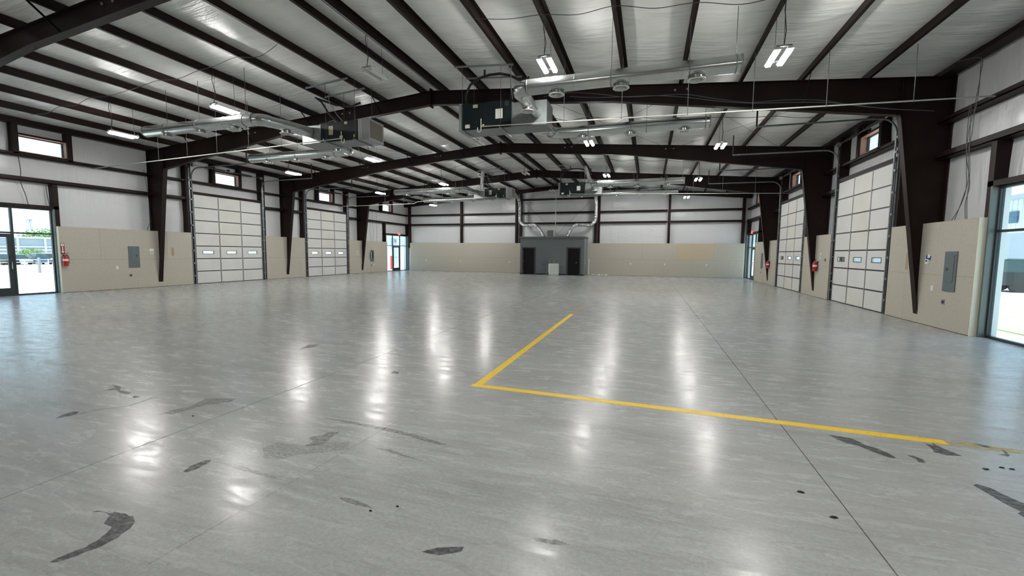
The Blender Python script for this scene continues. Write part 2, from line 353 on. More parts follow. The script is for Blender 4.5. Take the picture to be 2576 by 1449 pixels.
# ------------------------------------------------------------------ roof: insulation, purlins
PS = {-1: [.38, 1.95, 3.42, 4.93, 6.41, 7.84, 9.31, 10.80, 12.25], 1: [.35, 1.79, 3.34, 4.80, 6.29, 7.78, 9.30, 10.72, 12.15]}
PX = [(s, X0+s*p) for s in (-1, 1) for p in PS[s]]
def build_ceiling():
    knots = sorted([x for s, x in PX] + [-21.15, 6.98])
    xs = []
    for a, b in zip(knots[:-1], knots[1:]):
        n = max(4, int((b-a)/.16)); xs += [a+(b-a)*i/n for i in range(n)]
    xs.append(knots[-1])
    ny = 230; ys = [YB + (34.1-YB)*j/ny for j in range(ny+1)]
    vs = []
    for x in xs:
        k = max(i for i in range(len(knots)-1) if knots[i] <= x+1e-6); t = (x-knots[k])/(knots[k+1]-knots[k]); t = min(max(t, 0), 1)
        sag = .045*math.sin(math.pi*t)
        for y in ys:
            seam = abs(((y+.4) % 1.74) - .87)            # facing joints every 1.74 m
            zz = zt(x) + .225 - sag*(1+.25*math.sin(y*2.3+x)) + (.012 if seam < .10 else 0)*math.sin(math.pi*t) + .006*math.sin(y*9+x*2)*math.sin(math.pi*t)
            vs.append((x, y, zz))
    m = len(ys); fs = [(i*m+j, i*m+j+1, (i+1)*m+j+1, (i+1)*m+j) for i in range(len(xs)-1) for j in range(m-1)]
    ce = MB().add(vs, fs, True).build('ceiling', 'roof_vinyl'); tag(ce, 'white quilted vinyl roof insulation between brown purlins', 'ceiling', kind='structure')
    MB().prism([(-21.6, zt(-21.6)+.30), (X0, zt(X0)+.30), (7.4, zt(7.4)+.30), (7.4, zt(7.4)+.36), (X0, zt(X0)+.36), (-21.6, zt(-21.6)+.36)], 'y', YB-.3, 34.4).build('roof_sheet', 'galv_dull', ce)
    for s, x in PX:
            z0 = zt(x); h = .215; w = .075; t = .012
            # Z-section: web, lower flange to the ridge side, upper flange to the eave side
            poly = [(x-s*w, z0), (x, z0), (x, z0+h-t), (x+s*w, z0+h-t-.079*w), (x+s*w, z0+h-.079*w), (x-s*t, z0+h), (x-s*t, z0+t), (x-s*w, z0+t)]
            MB().prism(poly, 'y', YB+.05, 33.66).build('purlin', 'steel', ce)
    for s in (-1, 1):
        x = wx(s, .22); z0 = zt(x)
        MB().box((x-.05, YB+.05, z0-.03), (x+.05, 33.66, z0+.2)).box((wx(s, -.02), YB+.05, z0-.04), (x, 33.66, z0-.02)).build('eave_strut', 'steel', ce)
build_ceiling()
# ------------------------------------------------------------------ openings
DOORY = [(14.70, 18.36), (21.70, 25.36)]; DH = 4.25
SF = {-1: [(6.55, 9.72), (30.25, 33.55)], 1: [(7.9, 11.12), (30.28, 33.5)]}; SFH = 3.05
WIN = [9.59, 16.52, 23.5, 30.46]; WZ = (4.95, 5.52); WW = .64
GZ = (4.03, 4.85)
OSBH = 2.44
def sheet_rects(u0, u1, v0, v1, holes, umax=.16, vmax=.16):
    """grid covering a rectangle minus holes, edges aligned with the holes"""
    us = sorted({u0, u1, *[h[i] for h in holes for i in (0, 1) if u0 < h[i] < u1]}); vs = sorted({v0, v1, *[h[i] for h in holes for i in (2, 3) if v0 < h[i] < v1]})
    def fine(a, m):
        r = []
        for p, q in zip(a[:-1], a[1:]):
            n = max(1, math.ceil((q-p)/m)); r += [p+(q-p)*i/n for i in range(n)]
        return r+[a[-1]]
    us, vs = fine(us, umax), fine(vs, vmax); faces = []
    for i in range(len(us)-1):
        for j in range(len(vs)-1):
            cu, cv = (us[i]+us[i+1])/2, (vs[j]+vs[j+1])/2
            if not any(h[0] < cu < h[1] and h[2] < cv < h[3] for h in holes):
                n = len(vs); faces.append((i*n+j, i*n+j+1, (i+1)*n+j+1, (i+1)*n+j))
    return us, vs, faces
def bulge(u, v, far=False):
    zs = [0, 2.4, GZ[0], GZ[1], 6.1]
    k = max(i for i in range(4) if zs[i] <= v+1e-6) if v < 6.1 else 3
    t = min(max((v-zs[k])/(zs[k+1]-zs[k]), 0), 1)
    seam = abs(((u+.3) % 1.52) - .76); fade = 1.0
    if not far: fade = min([1.0]+[max(0, abs(u-f)-.10)/.45 for f in FR])
    return fade*(math.sin(math.pi*t)*(.028 + .01*math.sin(u*1.7+v)) + (.012 if seam < .07 else 0) + .006*math.sin(u*11)*math.sin(math.pi*t))
def osb_run(parent, along, a, b, s, offs=(0.0, 1.22), tan=()):
    """two rows of 8x4 foot sheets on a wall; along 'y' for long walls (s side), 'x' for the far wall"""
    i = 0
    for row, (z0, z1, off) in enumerate(((.012, 1.216, offs[0]), (1.220, 2.425, offs[1]))):
        u = a; first = True
        while u < b-.01:
            w = 2.438 - (off if first else 0); first = False; e = min(u+w, b); g = .0022
            nm = 'osb_tan' if any(row == r and abs((u+e)/2-c) < .9 for r, c in tan) else 'osb'
            dz = random.uniform(0, .0025)
            if along == 'y': MB().box((wx(s, .013), u+g, z0), (wx(s, -dz), e-g, z1)).build('wall_panel', nm, parent)
            else: MB().box((u+g, YF+.013, z0), (e-g, YF-dz, z1)).build('wall_panel', nm, parent)
            u = e; i += 1
    if along == 'y':
        MB().box((wx(s, .016), a, .0), (wx(s, .05), b, 2.42)).build('panel_backing', 'seam_dark', parent)
        MB().box((wx(s, -.004), a, 2.426), (wx(s, INS+.02), b, 2.44)).build('top_cap', 'osb', parent)
    else:
        MB().box((a, YF+.016, 0), (b, YF+.05, 2.42)).build('panel_backing', 'seam_dark', parent)
        MB().box((a, YF-.004, 2.426), (b, YF+INS+.02, 2.44)).build('top_cap', 'osb', parent)
def long_wall(s, name):
    holes = [(a, b, -.1, DH) for a, b in DOORY] + [(a, b, -.1, SFH) for a, b in SF[s]] + [(c-WW, c+WW, WZ[0], WZ[1]) for c in WIN]
    us, vs, fs = sheet_rects(YB, 33.75, 0, 6.15, holes)
    pts = [(wx(s, INS-bulge(u, v)), u, v) for u in us for v in vs]
    w = MB().add(pts, fs, True).build(name, 'wall_vinyl'); tag(w, kind='structure')
    # outside cladding with the same openings
    cl = MB(); us2, vs2, fs2 = sheet_rects(YB, 33.75, 0, 6.15, holes, 9, 9)
    cl.add([(wx(s, INS+.03), u, v) for u in us2 for v in vs2], fs2); cl.build('cladding', 'siding', w)
    # girts
    stops = [YB] + FR + [33.66]
    for z, h in zip(GZ, (.14, .105)):
        segs = [(stops[i]+.02, stops[i+1]-.02) for i in range(len(stops)-1)]
        for a, b in segs:
            if z == GZ[0]:
                cuts = [(p-.12, q+.12) for p, q in DOORY if a < p < b]
                pieces = [(a, cuts[0][0]), (cuts[0][1], b)] if cuts else [(a, b)]
            else: pieces = [(a, b)]
            for p, q in pieces:
                MB().box((wx(s, INS), p, z-h/2), (wx(s, .10), q, z-h/2+.02)).box((wx(s, .10), p, z-h/2), (wx(s, .115), q, z+h/2)).box((wx(s, INS), p, z+h/2-.012), (wx(s, .3), q, z+h/2)).build('girt', 'steel', w)
    # posts beside the overhead doors, window jambs, storefront jambs
    for a, b in DOORY:
        for y0, y1 in ((a-.30, a-.06), (b+.06, b+.30)):
            MB().box((wx(s, INS-.02), y0, 0), (wx(s, .06), y1, zt(wx(s, 0))-.02)).build('door_post', 'steel', w)
        MB().box((wx(s, INS), a-.06, DH), (wx(s, .05), b+.06, DH+.13)).build('door_header', 'steel', w)
    for c in WIN:
        for y0, y1 in ((c-WW-.15, c-WW), (c+WW, c+WW+.15)):
            MB().box((wx(s, INS+.02), y0, GZ[1]), (wx(s, .10), y1, zt(wx(s, .3))-.02)).build('window_post', 'steel', w)
        MB().box((wx(s, INS+.02), c-WW, WZ[1]), (wx(s, .16), c+WW, WZ[1]+.06)).build('window_header', 'steel', w)
    for (a, b) in SF[s]:
        for y0, y1 in ((a-.16, a-.01), (b+.01, b+.16)):
            MB().box((wx(s, INS), y0, 0), (wx(s, .12), y1, GZ[0]-.09)).build('storefront_post', 'steel', w)
        MB().box((wx(s, INS), a-.16, SFH), (wx(s, .12), b+.16, SFH+.11)).build('storefront_header', 'steel', w)
    # wood wainscot
    runs = [(YB+.1, SF[s][0][0]-.02), (SF[s][0][1]+(.03 if s < 0 else .07), 14.48), (18.58, 21.43), (25.55, SF[s][1][0]-.04)]
    for a, b in runs: osb_run(w, 'y', a, b, s)
    for y, d in ((SF[s][0][1]+(.03 if s < 0 else .07), -1), (SF[s][0][0]-.02, 1), (SF[s][1][0]-.04, 1)):
        MB().box((wx(s, 0), y, 0), (wx(s, .12), y+d*.016, 2.44)).build('corner_board', 'osb_edge', w)
    return w
WL = long_wall(-1, 'wall_left'); WR = long_wall(1, 'wall_right')
def end_wall():
    us, vs, fs = sheet_rects(-20.95, 6.79, 0, 7.3, [])
    w = MB().add([(u, YF+INS-bulge(u, v, True), v) for u in us for v in vs], fs, True).build('wall_far', 'wall_vinyl'); tag(w, kind='structure')
    MB().box((-21.2, YF+INS+.1, 0), (7.0, YF+INS+.13, 6.6)).build('cladding', 'siding', w)
    osb_run(w, 'x', -20.23, 6.33, 0, (1.2, 2.18), tan=((1, 3.19),))
    for x, d in ((-20.23, -1), (6.33, 1)): MB().box((x, YF, 0), (x+d*.03, YF+.13, 2.44)).build('corner_board', 'osb_edge', w)
    posts = [-20.42, -15.35, -10.42, -10.06, -4.02, -3.76, 1.33, 6.22]
    for x in posts:
        MB().box((x-.085, YF+.08, 2.0), (x+.085, YF+INS-.03, zt(x)-.1)).build('end_post', 'steel', w)
    stops = [-20.5, -15.35, -10.24, -3.89, 1.33, 6.3]
    for z, h in zip(GZ, (.135, .135)):
        for a, b in zip(stops[:-1], stops[1:]):
            MB().box((a+.1, YF+.10, z-h/2), (b-.1, YF+INS-.02, z+h/2)).build('girt', 'steel', w)
    MB().box((-10.2, YF+.10, 5.86), (-3.95, YF+INS-.02, 5.99)).build('girt', 'steel', w)
    for s in (-1, 1):
        MB().prism([(X0, zt(X0)-.28), (X0, zt(X0)), (wx(s, .3), zt(wx(s, .3))), (wx(s, .3), zt(wx(s, .3))-.30)], 'y', YF+.0, YF+.26).build('end_rafter', 'steel', w)
    for a, b in (((-9.95, YF+.2, 5.95), (-4.15, YF+.2, .35)), ((-4.15, YF+.22, 5.95), (-9.95, YF+.22, .35))):
        MB().tube([a, b], .009, 5).build('brace_rod', 'rod', w)
    us, vs, fs = sheet_rects(-20.95, 6.79, 0, 7.3, [], 1, 1)
    b = MB().add([(u, YB+.02, v) for u in us for v in vs], fs).build('wall_near', 'wall_vinyl'); tag(b, kind='structure')
    for z in GZ: MB().box((-20.9, YB+.02, z-.09), (6.7, YB+.3, z+.09)).build('girt', 'steel', b)
    MB().box((-20.6, YB+.35, 0), (6.4, YB+.37, 2.44)).build('wall_panel', 'osb', b)
end_wall()
# ------------------------------------------------------------------ steel frames
ORD = ['frame behind the viewpoint', 'frame crossing the top left corner', 'second', 'third', 'fourth']
LAB = ['brown steel portal frame nearest the rear of the hall', 'brown steel portal frame whose rafter crosses the top left corner',
       'brown steel portal frame just behind the nearest air handlers', 'brown steel portal frame between the two pairs of overhead doors',
       'brown steel portal frame beside the far pair of air handlers']
def build_frame(y, lab):
    t = empty('steel_portal', (X0, y, 0)); tag(t, lab, 'steel frame', 'steel portal frames across the hall', 'structure')
    for s in (-1, 1):
        def lx(d): return wx(s, d)-X0
        xo, xi0, xk = lx(.34), lx(.037), lx(-.66); zk = 5.07; fw = .088; th = .016; W = .006
        top = lambda x: zt(x+X0)-.002
        c = MB()
        c.prism([(xo, 0), (xi0, 0), (xk, zk), (xk, top(xk)), (xo, top(xo))], 'y', -W, W)
        c.bar((xo, 0, 0), (xo, 0, top(xo)), 2*fw, th, (1, 0, 0)); c.bar((xi0, 0, 0), (xk, 0, zk), 2*fw, th, (1, 0, 0))
        c.box((xo+s*.02, -fw, 0), (xi0-s*.02, fw, .02))
        c.build('column', 'steel', t)
        xm = s*5.94
        r = MB()
        r.prism([(xk, zk), (xm, zb(xm+X0)), (0, zb(X0)), (0, top(0)), (xk, top(xk))], 'y', -W, W)
        r.bar((xk, 0, zk), (xm, 0, zb(xm+X0)), 2*fw, th, (0, 0, 1)); r.bar((xm, 0, zb(xm+X0)), (0, 0, zb(X0)), 2*fw, th, (0, 0, 1))
        r.bar((lx(.34), 0, top(xo)-.008), (0, 0, top(0)-.008), 2*fw, th, (0, 0, 1))
        r.build('rafter', 'steel', t)
        MB().box((xk-.012, -fw, zk-.06), (xk+.012, fw, top(xk))).build('knee_plate', 'steel', t)
        for p in PS[s][1::2]:
            x = s*p
            for dy in (-1, 1):
                MB().bar((x, dy*.012, zb(x+X0)+.05), (x, dy*.55, zt(x+X0)+.02), .045, .006, (1, 0, 0)).build('flange_brace', 'steel', t)
        for p in (PS[s][2], PS[s][5]):
            for dx in (-.16, .16):
                MB().lathe((s*p+dx, -.018, zt(s*p+X0)-.14), [(.030, -.012), (.030, .012)], 8, 'y').build('brace_washer', 'zinc', t)
    MB().box((-.02, -fw-.01, zb(X0)-.09), (.02, fw+.01, zt(X0)+.07)).build('ridge_plate', 'steel', t)
for y, l in zip(FR, LAB): build_frame(y, l)
# ------------------------------------------------------------------ overhead doors
def overhead_door(n, s, a, b, lab):
    t = empty(f'door_{n}', (wx(s, .06), (a+b)/2, 0)); tag(t, lab, 'overhead door', kind='structure')
    w = b-a; cw = w/3; rh = DH/7; th = .045
    def P(y, z, d0, d1, y1, z1): return (s*d0, y, z), (s*d1, y1, z1)
    shared = {}
    for r in range(7):
        for c in range(3):
            y0 = -w/2+c*cw+.022; y1 = y0+cw-.044; z0 = r*rh+.022; z1 = (r+1)*rh-.022
            cream = (c == 1 and r >= 3) or (s > 0 and c == 1 and r in (0,))
            if r == 2:
                m = MB(); cy = (y0+y1)/2; cz = (z0+z1)/2; hw, hh = .26, .062
                for q in (((y0, z0), (y1, cz-hh)), ((y0, cz+hh), (y1, z1)), ((y0, cz-hh), (cy-hw, cz+hh)), ((cy+hw, cz-hh), (y1, cz+hh))):
                    m.box((0, q[0][0], q[0][1]), (s*th, q[1][0], q[1][1]))
                pn = m.build('door_panel', 'door_white', t)
                f = MB()
                for q in (((cy-hw-.02, cz-hh-.02), (cy+hw+.02, cz-hh)), ((cy-hw-.02, cz+hh), (cy+hw+.02, cz+hh+.02)), ((cy-hw-.02, cz-hh), (cy-hw, cz+hh)), ((cy+hw, cz-hh), (cy+hw+.02, cz+hh))):
                    f.box((-s*.008, q[0][0], q[0][1]), (s*.004, q[1][0], q[1][1]))
                f.build('window_frame', 'dark_trim', pn)
                MB().box((s*.018, cy-hw, cz-hh), (s*.024, cy+hw, cz+hh)).build('window_pane', 'glass', pn)
            else:
                k = cream
                if k not in shared:
                    shared[k] = MB().box((0, -(cw-.044)/2, -(rh-.044)/2), (s*th, (cw-.044)/2, (rh-.044)/2)).build('door_panel', 'door_cream' if k else 'door_white', t)
                    shared[k].location = (0, (y0+y1)/2, (z0+z1)/2)
                else: link('door_panel', shared[k].data, t, (0, (y0+y1)/2, (z0+z1)/2))
    for r in range(1, 7):
        MB().box((s*.004, -w/2, r*rh-.0235), (s*.04, w/2, r*rh+.0235)).build('joint_strip', 'dark_trim', t)
    for c in (1, 2): MB().box((-s*.006, -w/2+c*cw-.024, .01), (s*.03, -w/2+c*cw+.024, DH-.01)).build('stile', 'door_stile', t)
    for e in (-1, 1): MB().box((-s*.004, e*w/2-.03, .01), (s*.04, e*w/2+.03, DH-.01)).build('stile', 'door_stile', t)
    MB().box((-s*.004, -w/2, 0), (s*.04, w/2, .03)).build('bottom_seal', 'rubber', t)
    # hinges on the stiles
    for r in range(1, 7):
        for c in (1, 2):
            MB().box((-s*.016, -w/2+c*cw-.03, r*rh-.05), (-s*.004, -w/2+c*cw+.03, r*rh+.05)).build('hinge', 'zinc', t)
    # tracks: vertical angle, curved roller track, horizontal run
    Rc = .42; zc = 5.02
    for e in (-1, 1):
        y = e*(w/2+.075)
        pts = [(-s*.06, y, .05), (-s*.06, y, zc)] + [(-s*(.06+Rc*(1-math.cos(k*math.pi/12))), y, zc+Rc*math.sin(k*math.pi/12)) for k in range(1, 7)] + [(-s*3.5, y, zc+Rc+.02)]
        MB().tube(pts, .028, 6).build('track', 'track_steel', t)
        MB().box((s*.02, y+e*.055, 0), (-s*.02, y+e*.115, 5.45)).build('track_angle', 'track_steel', t)
        for z in (.4, 1.0, 1.6, 2.2, 2.8, 3.4, 4.0, 4.5, 4.9):
            MB().box((-s*.07, y-.012, z-.03), (-s*.0, y+e*.09, z+.03)).build('track_bracket', 'zinc', t)
        MB().bar((-s*3.5, y, zc+Rc+.02), (-s*3.5, y, zt(wx(s, .06)-s*3.5)+.02), .04, .04).build('track_hanger', 'dark_trim', t)
    MB().tube([(-s*.10, -w/2-.12, 5.60), (-s*.10, w/2+.12, 5.60)], .016, 8).build('torsion_shaft', 'zinc', t)
    for e in (-1, 1):
        sp = MB(); sp.tube([(-s*.10, e*.25, 5.60), (-s*.10, e*1.25, 5.60)], .045, 10); sp.build('torsion_spring', 'dark_trim', t)
        MB().lathe((-s*.10, e*(w/2+.02), 5.60), [(.02, -.04), (.08, -.04), (.08, .04), (.02, .04)], 12, 'y').build('cable_drum', 'zinc', t)
    MB().box((-s*.115, -.012, 5.57), (s*.1, .012, 5.70)).build('spring_bracket', 'dark_trim', t)
    MB().tube([(-s*.03, w/2-.16, .72), (-s*.07, w/2-.13, .72), (-s*.07, w/2-.03, .72)], .012, 6).build('lock_handle', 'zinc', t)
    return t
overhead_door(1, -1, *DOORY[0], 'white sectional overhead door on the left wall, the nearer of two')
overhead_door(2, -1, *DOORY[1], 'white sectional overhead door on the left wall, the farther of two')
overhead_door(3, 1, *DOORY[0], 'white sectional overhead door on the right wall, the nearer of two')
overhead_door(4, 1, *DOORY[1], 'white sectional overhead door on the right wall, the farther of two')
# ------------------------------------------------------------------ storefront entrances
def storefront(n, s, a, b, lab, sign=False):
    t = empty(f'door_{n}', (wx(s, .25), a, 0)); tag(t, lab, 'glass entrance', kind='structure')
    W = b-a; m1, m2 = W*.335, W*.665; fw = .055; D = .075
    def bx(y0, y1, z0, z1, d=D, name='mullion', m='alu_dark', par=t, off=0.0): return MB().box((s*(off-d/2), y0, z0), (s*(off+d/2), y1, z1)).build(name, m, par)
    bx(0, fw, 0, SFH, name='jamb'); bx(W-fw, W, 0, SFH, name='jamb'); bx(fw, W-fw, SFH-fw, SFH, name='head'); bx(fw, W-fw, 0, .05, name='sill')
    for m in (m1, m2): bx(m-.03, m+.03, .05, SFH-fw)
    bx(fw, m1-.03, 2.13, 2.18, name='transom_bar'); bx(m1+.03, m2-.03, 2.13, 2.19, name='transom_bar'); bx(m2+.03, W-fw, 2.13, 2.18, name='transom_bar')
    # inner return of the frame towards the wall
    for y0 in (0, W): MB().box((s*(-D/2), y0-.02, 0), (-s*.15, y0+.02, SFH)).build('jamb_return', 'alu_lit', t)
    for y0, y1 in ((-.015, 0), (W, W+.015)): MB().box((s*(D/2), y0, 0), (s*.16, y1, SFH+.015)).build('outer_return', 'fence_paint', t)
    MB().box((s*(D/2), 0, SFH), (s*.16, W, SFH+.015)).build('outer_return', 'fence_paint', t)
    for (p, q) in ((fw, m1-.03), (m1+.03, m2-.03), (m2+.03, W-fw)):
        bx(p, q, 2.18, SFH-fw, .010, 'glass_pane', 'glass')
    for (p, q) in ((fw, m1-.03), (m2+.03, W-fw)): bx(p, q, .05, 2.13, .010, 'glass_pane', 'glass')
    p, q = m1+.035, m2-.035
    lf = MB()
    for r in ((p, p+.11, .02, 2.12), (q-.11, q, .02, 2.12), (p+.11, q-.11, 2.0, 2.12), (p+.11, q-.11, .02, .27)): lf.box((-s*.03, r[0], r[2]), (s*.03, r[1], r[3]))
    leaf = lf.build('door_leaf', 'alu_dark', t)
    MB().box((-s*.005, p+.11, .27), (s*.005, q-.11, 2.0)).build('glass_pane', 'glass', leaf)
    hy = q-.055 if s < 0 else p+.055
    MB().tube([(-s*.03, hy, .92), (-s*.10, hy, .92), (-s*.10, hy, 1.16), (-s*.03, hy, 1.16)], .012, 8).build('pull_handle', 'chrome', leaf)
    MB().tube([(-s*.06, p+.10, 1.16), (-s*.06, q-.05, 1.16)], .012, 8).build('push_bar', 'chrome', leaf)
    MB().lathe((-s*.04, hy, 1.32), [(.022, -.012), (.022, .012)], 10, 'x').build('lock_cylinder', 'dark_trim', leaf)
    MB().box((-s*.09, p+.1, 2.06), (-s*.03, p+.4, 2.11)).build('door_closer', 'dark_trim', leaf)
    if sign:
        g = MB()
        for (y, z, dy, dz) in ((m1+.3, 2.55, .03, .34), (m1+.42, 2.52, .05, .22), (m1+.5, 2.6, .04, .36), (m1+.38, 2.60, .16, .04), (m1+.56, 2.5, .03, .16)):
            g.box((s*.012, y-dy/2, z-dz/2), (s*.013, y+dy/2, z+dz/2))
        g.build('window_lettering', 'blue_print', t)
        g = MB()
        for (y, z, dy, dz) in ((m2+.25, 2.75, .12, .05), (m2+.3, 2.55, .2, .05), (m2+.22, 2.38, .1, .08), (m2+.55, 2.25, .2, .06)):
            g.box((s*.012, y-dy/2, z-dz/2), (s*.013, y+dy/2, z+dz/2))
        g.build('window_lettering', 'roof_far', t)
    return t
storefront(5, -1, *SF[-1][0], 'dark framed glass entrance at the left edge, cars visible through it')
storefront(6, -1, *SF[-1][1], 'dark framed glass entrance in the far left corner', True)
storefront(7, 1, *SF[1][0], 'dark framed glass entrance at the right edge, dark car visible through it')
storefront(8, 1, *SF[1][1], 'dark framed glass entrance in the far right corner')
def exit_sign(s, y, z, lab):
    t = empty('exit_sign', (wx(s, .10), y, z)); tag(t, lab, 'exit sign', 'lit exit signs')
    MB().cb((0, 0, 0), (.05, .31, .19)).build('housing', 'exit_red', t)
    MB().cb((-s*.027, 0, 0), (.006, .27, .15)).build('face', 'white_metal', t)
    M = Matrix((Vector((0, 1 if s < 0 else -1, 0)), Vector((0,0,1)), Vector((-s, 0, 0)))).transposed().to_4x4(); M.translation = Vector((-s*.032, 0, 0))
    text_obj('lettering', 'EXIT', .13, 'exit_red', t, M)
    MB().box((s*.02, -.04, -.02), (s*.14, .04, .02)).build('mount', 'white_metal', t)
exit_sign(-1, 32.15, 3.16, 'red lit exit sign above the far left glass entrance')
exit_sign(1, 31.9, 3.16, 'red lit exit sign above the far right glass entrance')
# ------------------------------------------------------------------ high windows
def high_window(n, s, c, lab):
    t = empty(f'window_{n}', (wx(s, .36), c, WZ[0])); tag(t, lab, 'window', kind='structure')
    h = WZ[1]-WZ[0]; f = .045
    fr = MB()
    for q in ((-WW, -WW+f, 0, h), (WW-f, WW, 0, h), (-WW+f, WW-f, 0, f), (-WW+f, WW-f, h-f, h)): fr.box((-s*.03, q[0], q[2]), (s*.03, q[1], q[3]))
    fr.build('frame', 'alu_dark', t)
    MB().box((-s*.004, -WW+f, f), (s*.004, WW-f, h-f)).build('glass_pane', 'glass', t)
    for nm, q in (('reveal', (-WW, -WW+.012, 0, h)), ('reveal', (WW-.012, WW, 0, h)), ('reveal', (-WW+.012, WW-.012, h-.012, h)), ('sill', (-WW+.012, WW-.012, -.01, .012))):
        MB().box((-s*.03, q[0], q[2]), (-s*.21, q[1], q[3])).build(nm, 'reveal', t)
k = 1
for s, side in ((-1, 'left'), (1, 'right')):
    for c, w in zip(WIN, ('nearest of four, above the solid wall and entrance', 'second from the camera, above the nearer overhead door', 'third from the camera, above the farther overhead door', 'farthest of four, above the corner entrance')):
        high_window(k, s, c, f'small high window on the {side} wall, {w}'); k += 1
# ------------------------------------------------------------------ light fixtures
LX = [(-16.42, 5.31), (-11.95, 5.70), (-6.80, 6.08), (-2.30, 5.77), (2.23, 5.37)]
def build_light(lit):
    t = empty('strip_light', (0, 0, 0))
    hl = .36
    for x in (-.105, .105):
        h = MB().prism([(x-.058, .036), (x+.058, .036), (x+.035, .085), (x-.035, .085)], 'y', -hl, hl).build('housing', 'white_metal', t)
        MB().prism([(x-.040, .0), (x+.040, .0), (x+.046, .036), (x-.046, .036)], 'y', -hl+.03, hl-.03).build('lamp_lens', 'lens_on' if lit else 'lens_off', t)
        for y in (-hl, hl-.02): MB().box((x-.058, y, .0), (x+.058, y+.02, .036)).build('end_cap', 'white_metal', h)
    for y in (-hl, hl-.02): MB().box((-.13, y, .085), (.13, y+.02, .11)).build('cross_bar', 'zinc', t)
    return t
LP = {True: None, False: None}
ROWN = ['row behind the viewpoint', 'nearest row', 'second row', 'third row', 'farthest row']
COLN = ['leftmost, nearest the left wall', 'second from the left wall', 'unlit one under the ridge', 'second from the right wall', 'rightmost, nearest the right wall']
for r, y in enumerate(BAY):
    for c, (x, z) in enumerate(LX):
        lit = c != 2
        if LP[lit] is None: t = LP[lit] = build_light(lit)
        else:
            t = LP[lit].copy(); COL.objects.link(t)
            for ch in LP[lit].children:
                if ch.name.startswith('hang') or ch.name.startswith('power'): continue
                q = ch.copy(); COL.objects.link(q); q.parent = t
        t.location = (x, y, z)
        tag(t, f'{"lit" if lit else "unlit white"} twin strip light in the {ROWN[r]}, {COLN[c]}', 'ceiling light', 'hanging strip lights')
        top = zt(x)+.19-z
        for yy in (-.32, .32): MB().tube([(0, yy, .08), (0, yy*.9, top)], .005, 5).build('hanging_wire', 'rod', t)
        MB().tube([(0, -.34, .10), (.03, -.3, .10+(top-.1)*.3), (-.02, -.35, .10+(top-.1)*.65), (0, -.32, top)], .008, 5).build('power_cord', 'cable_black', t)
# ------------------------------------------------------------------ air handlers, ducts
def diffuser(par, x, y, ztop, zf):
    d = MB().lathe((x, y, 0), [(.155, ztop+.06), (.155, ztop+.052), (.115, ztop+.03), (.11, zf+.02)], 20, cap=False).build('diffuser_collar', 'galv', par)
    r = MB().lathe((x, y, zf), [(.105, .03), (.12, .022), (.175, .008), (.175, 0), (.13, -.004), (.125, .012)], 24, cap=False).build('diffuser_ring', 'white_metal', d)
    v = MB()
    for rr in (.028, .052, .076, .100): v.lathe((x, y, zf), [(rr, .02), (rr+.013, .0), (rr+.010, -.001), (rr-.003, .019)], 20, cap=False)
    v.build('diffuser_vane', 'white_metal', d)
    MB().lathe((x, y, zf), [(.118, .035), (.118, .04)], 20).build('diffuser_throat', 'rubber', d)
def duct(s, xp, xe, xend, yplen, yd, zc, diffs, bdiff, lab, hangx):
    """branch leaves the plenum at (xp, yplen), runs along y to the elbow at yd, then along x to xend"""
    R = .17; t = empty('air_duct', (0, 0, 0)); tag(t, lab, 'air duct', 'round galvanized ducts')
    dy = 1 if yd > yplen else -1; dx = 1 if xend > xe else -1; E = .26
    MB().tube([(xp, yplen, zc), (xp+(xe-xp)*.5, (yplen+yd)/2, zc), (xe, yd-dy*E, zc)], R*.93, 22).build('branch_pipe', 'galv', t)
    el = [(xe, yd-dy*E, zc)] + [(xe+dx*E*(1-math.cos(k*math.pi/8)), yd-dy*E*(1-math.sin(k*math.pi/8)), zc) for k in range(1, 4)] + [(xe+dx*E, yd, zc)]
    MB().tube(el, R, 22).build('elbow', 'galv', t)
    xs = xe+dx*E; n = 4
    for i in range(n):
        a, b = xs+(xend-xs)*i/n, xs+(xend-xs)*(i+1)/n
        MB().tube([(a, yd, zc), (b, yd, zc)], R*(1+.002*i), 26).build('duct_section', 'galv', t)
        MB().lathe((a, yd, zc), [(R+.002, -.012), (R+.007, -.008), (R+.007, .008), (R+.002, .012)], 26, 'x', cap=False).build('joint_band', 'galv', t)
    MB().lathe((xend, yd, zc), [(R+.006, -.02), (R+.006, .012), (R-.02, .014)], 26, 'x').build('end_cap', 'galv_dull', t)
    for x in diffs: diffuser(t, x, yd, zc-R, zc-R-.06)
    if bdiff: diffuser(t, bdiff[0], bdiff[1], zc-R, zc-R-.06)
    for x in hangx:
        MB().tube([(x, yd, zc+R), (x, yd, zt(x)+.2)], .006, 5).build('hanger_rod', 'rod', t)
        MB().lathe((x, yd, zc), [(R+.004, -.012), (R+.008, -.012), (R+.008, .012), (R+.004, .012)], 26, 'x', cap=False).build('hanger_band', 'galv_dull', t)
    return t
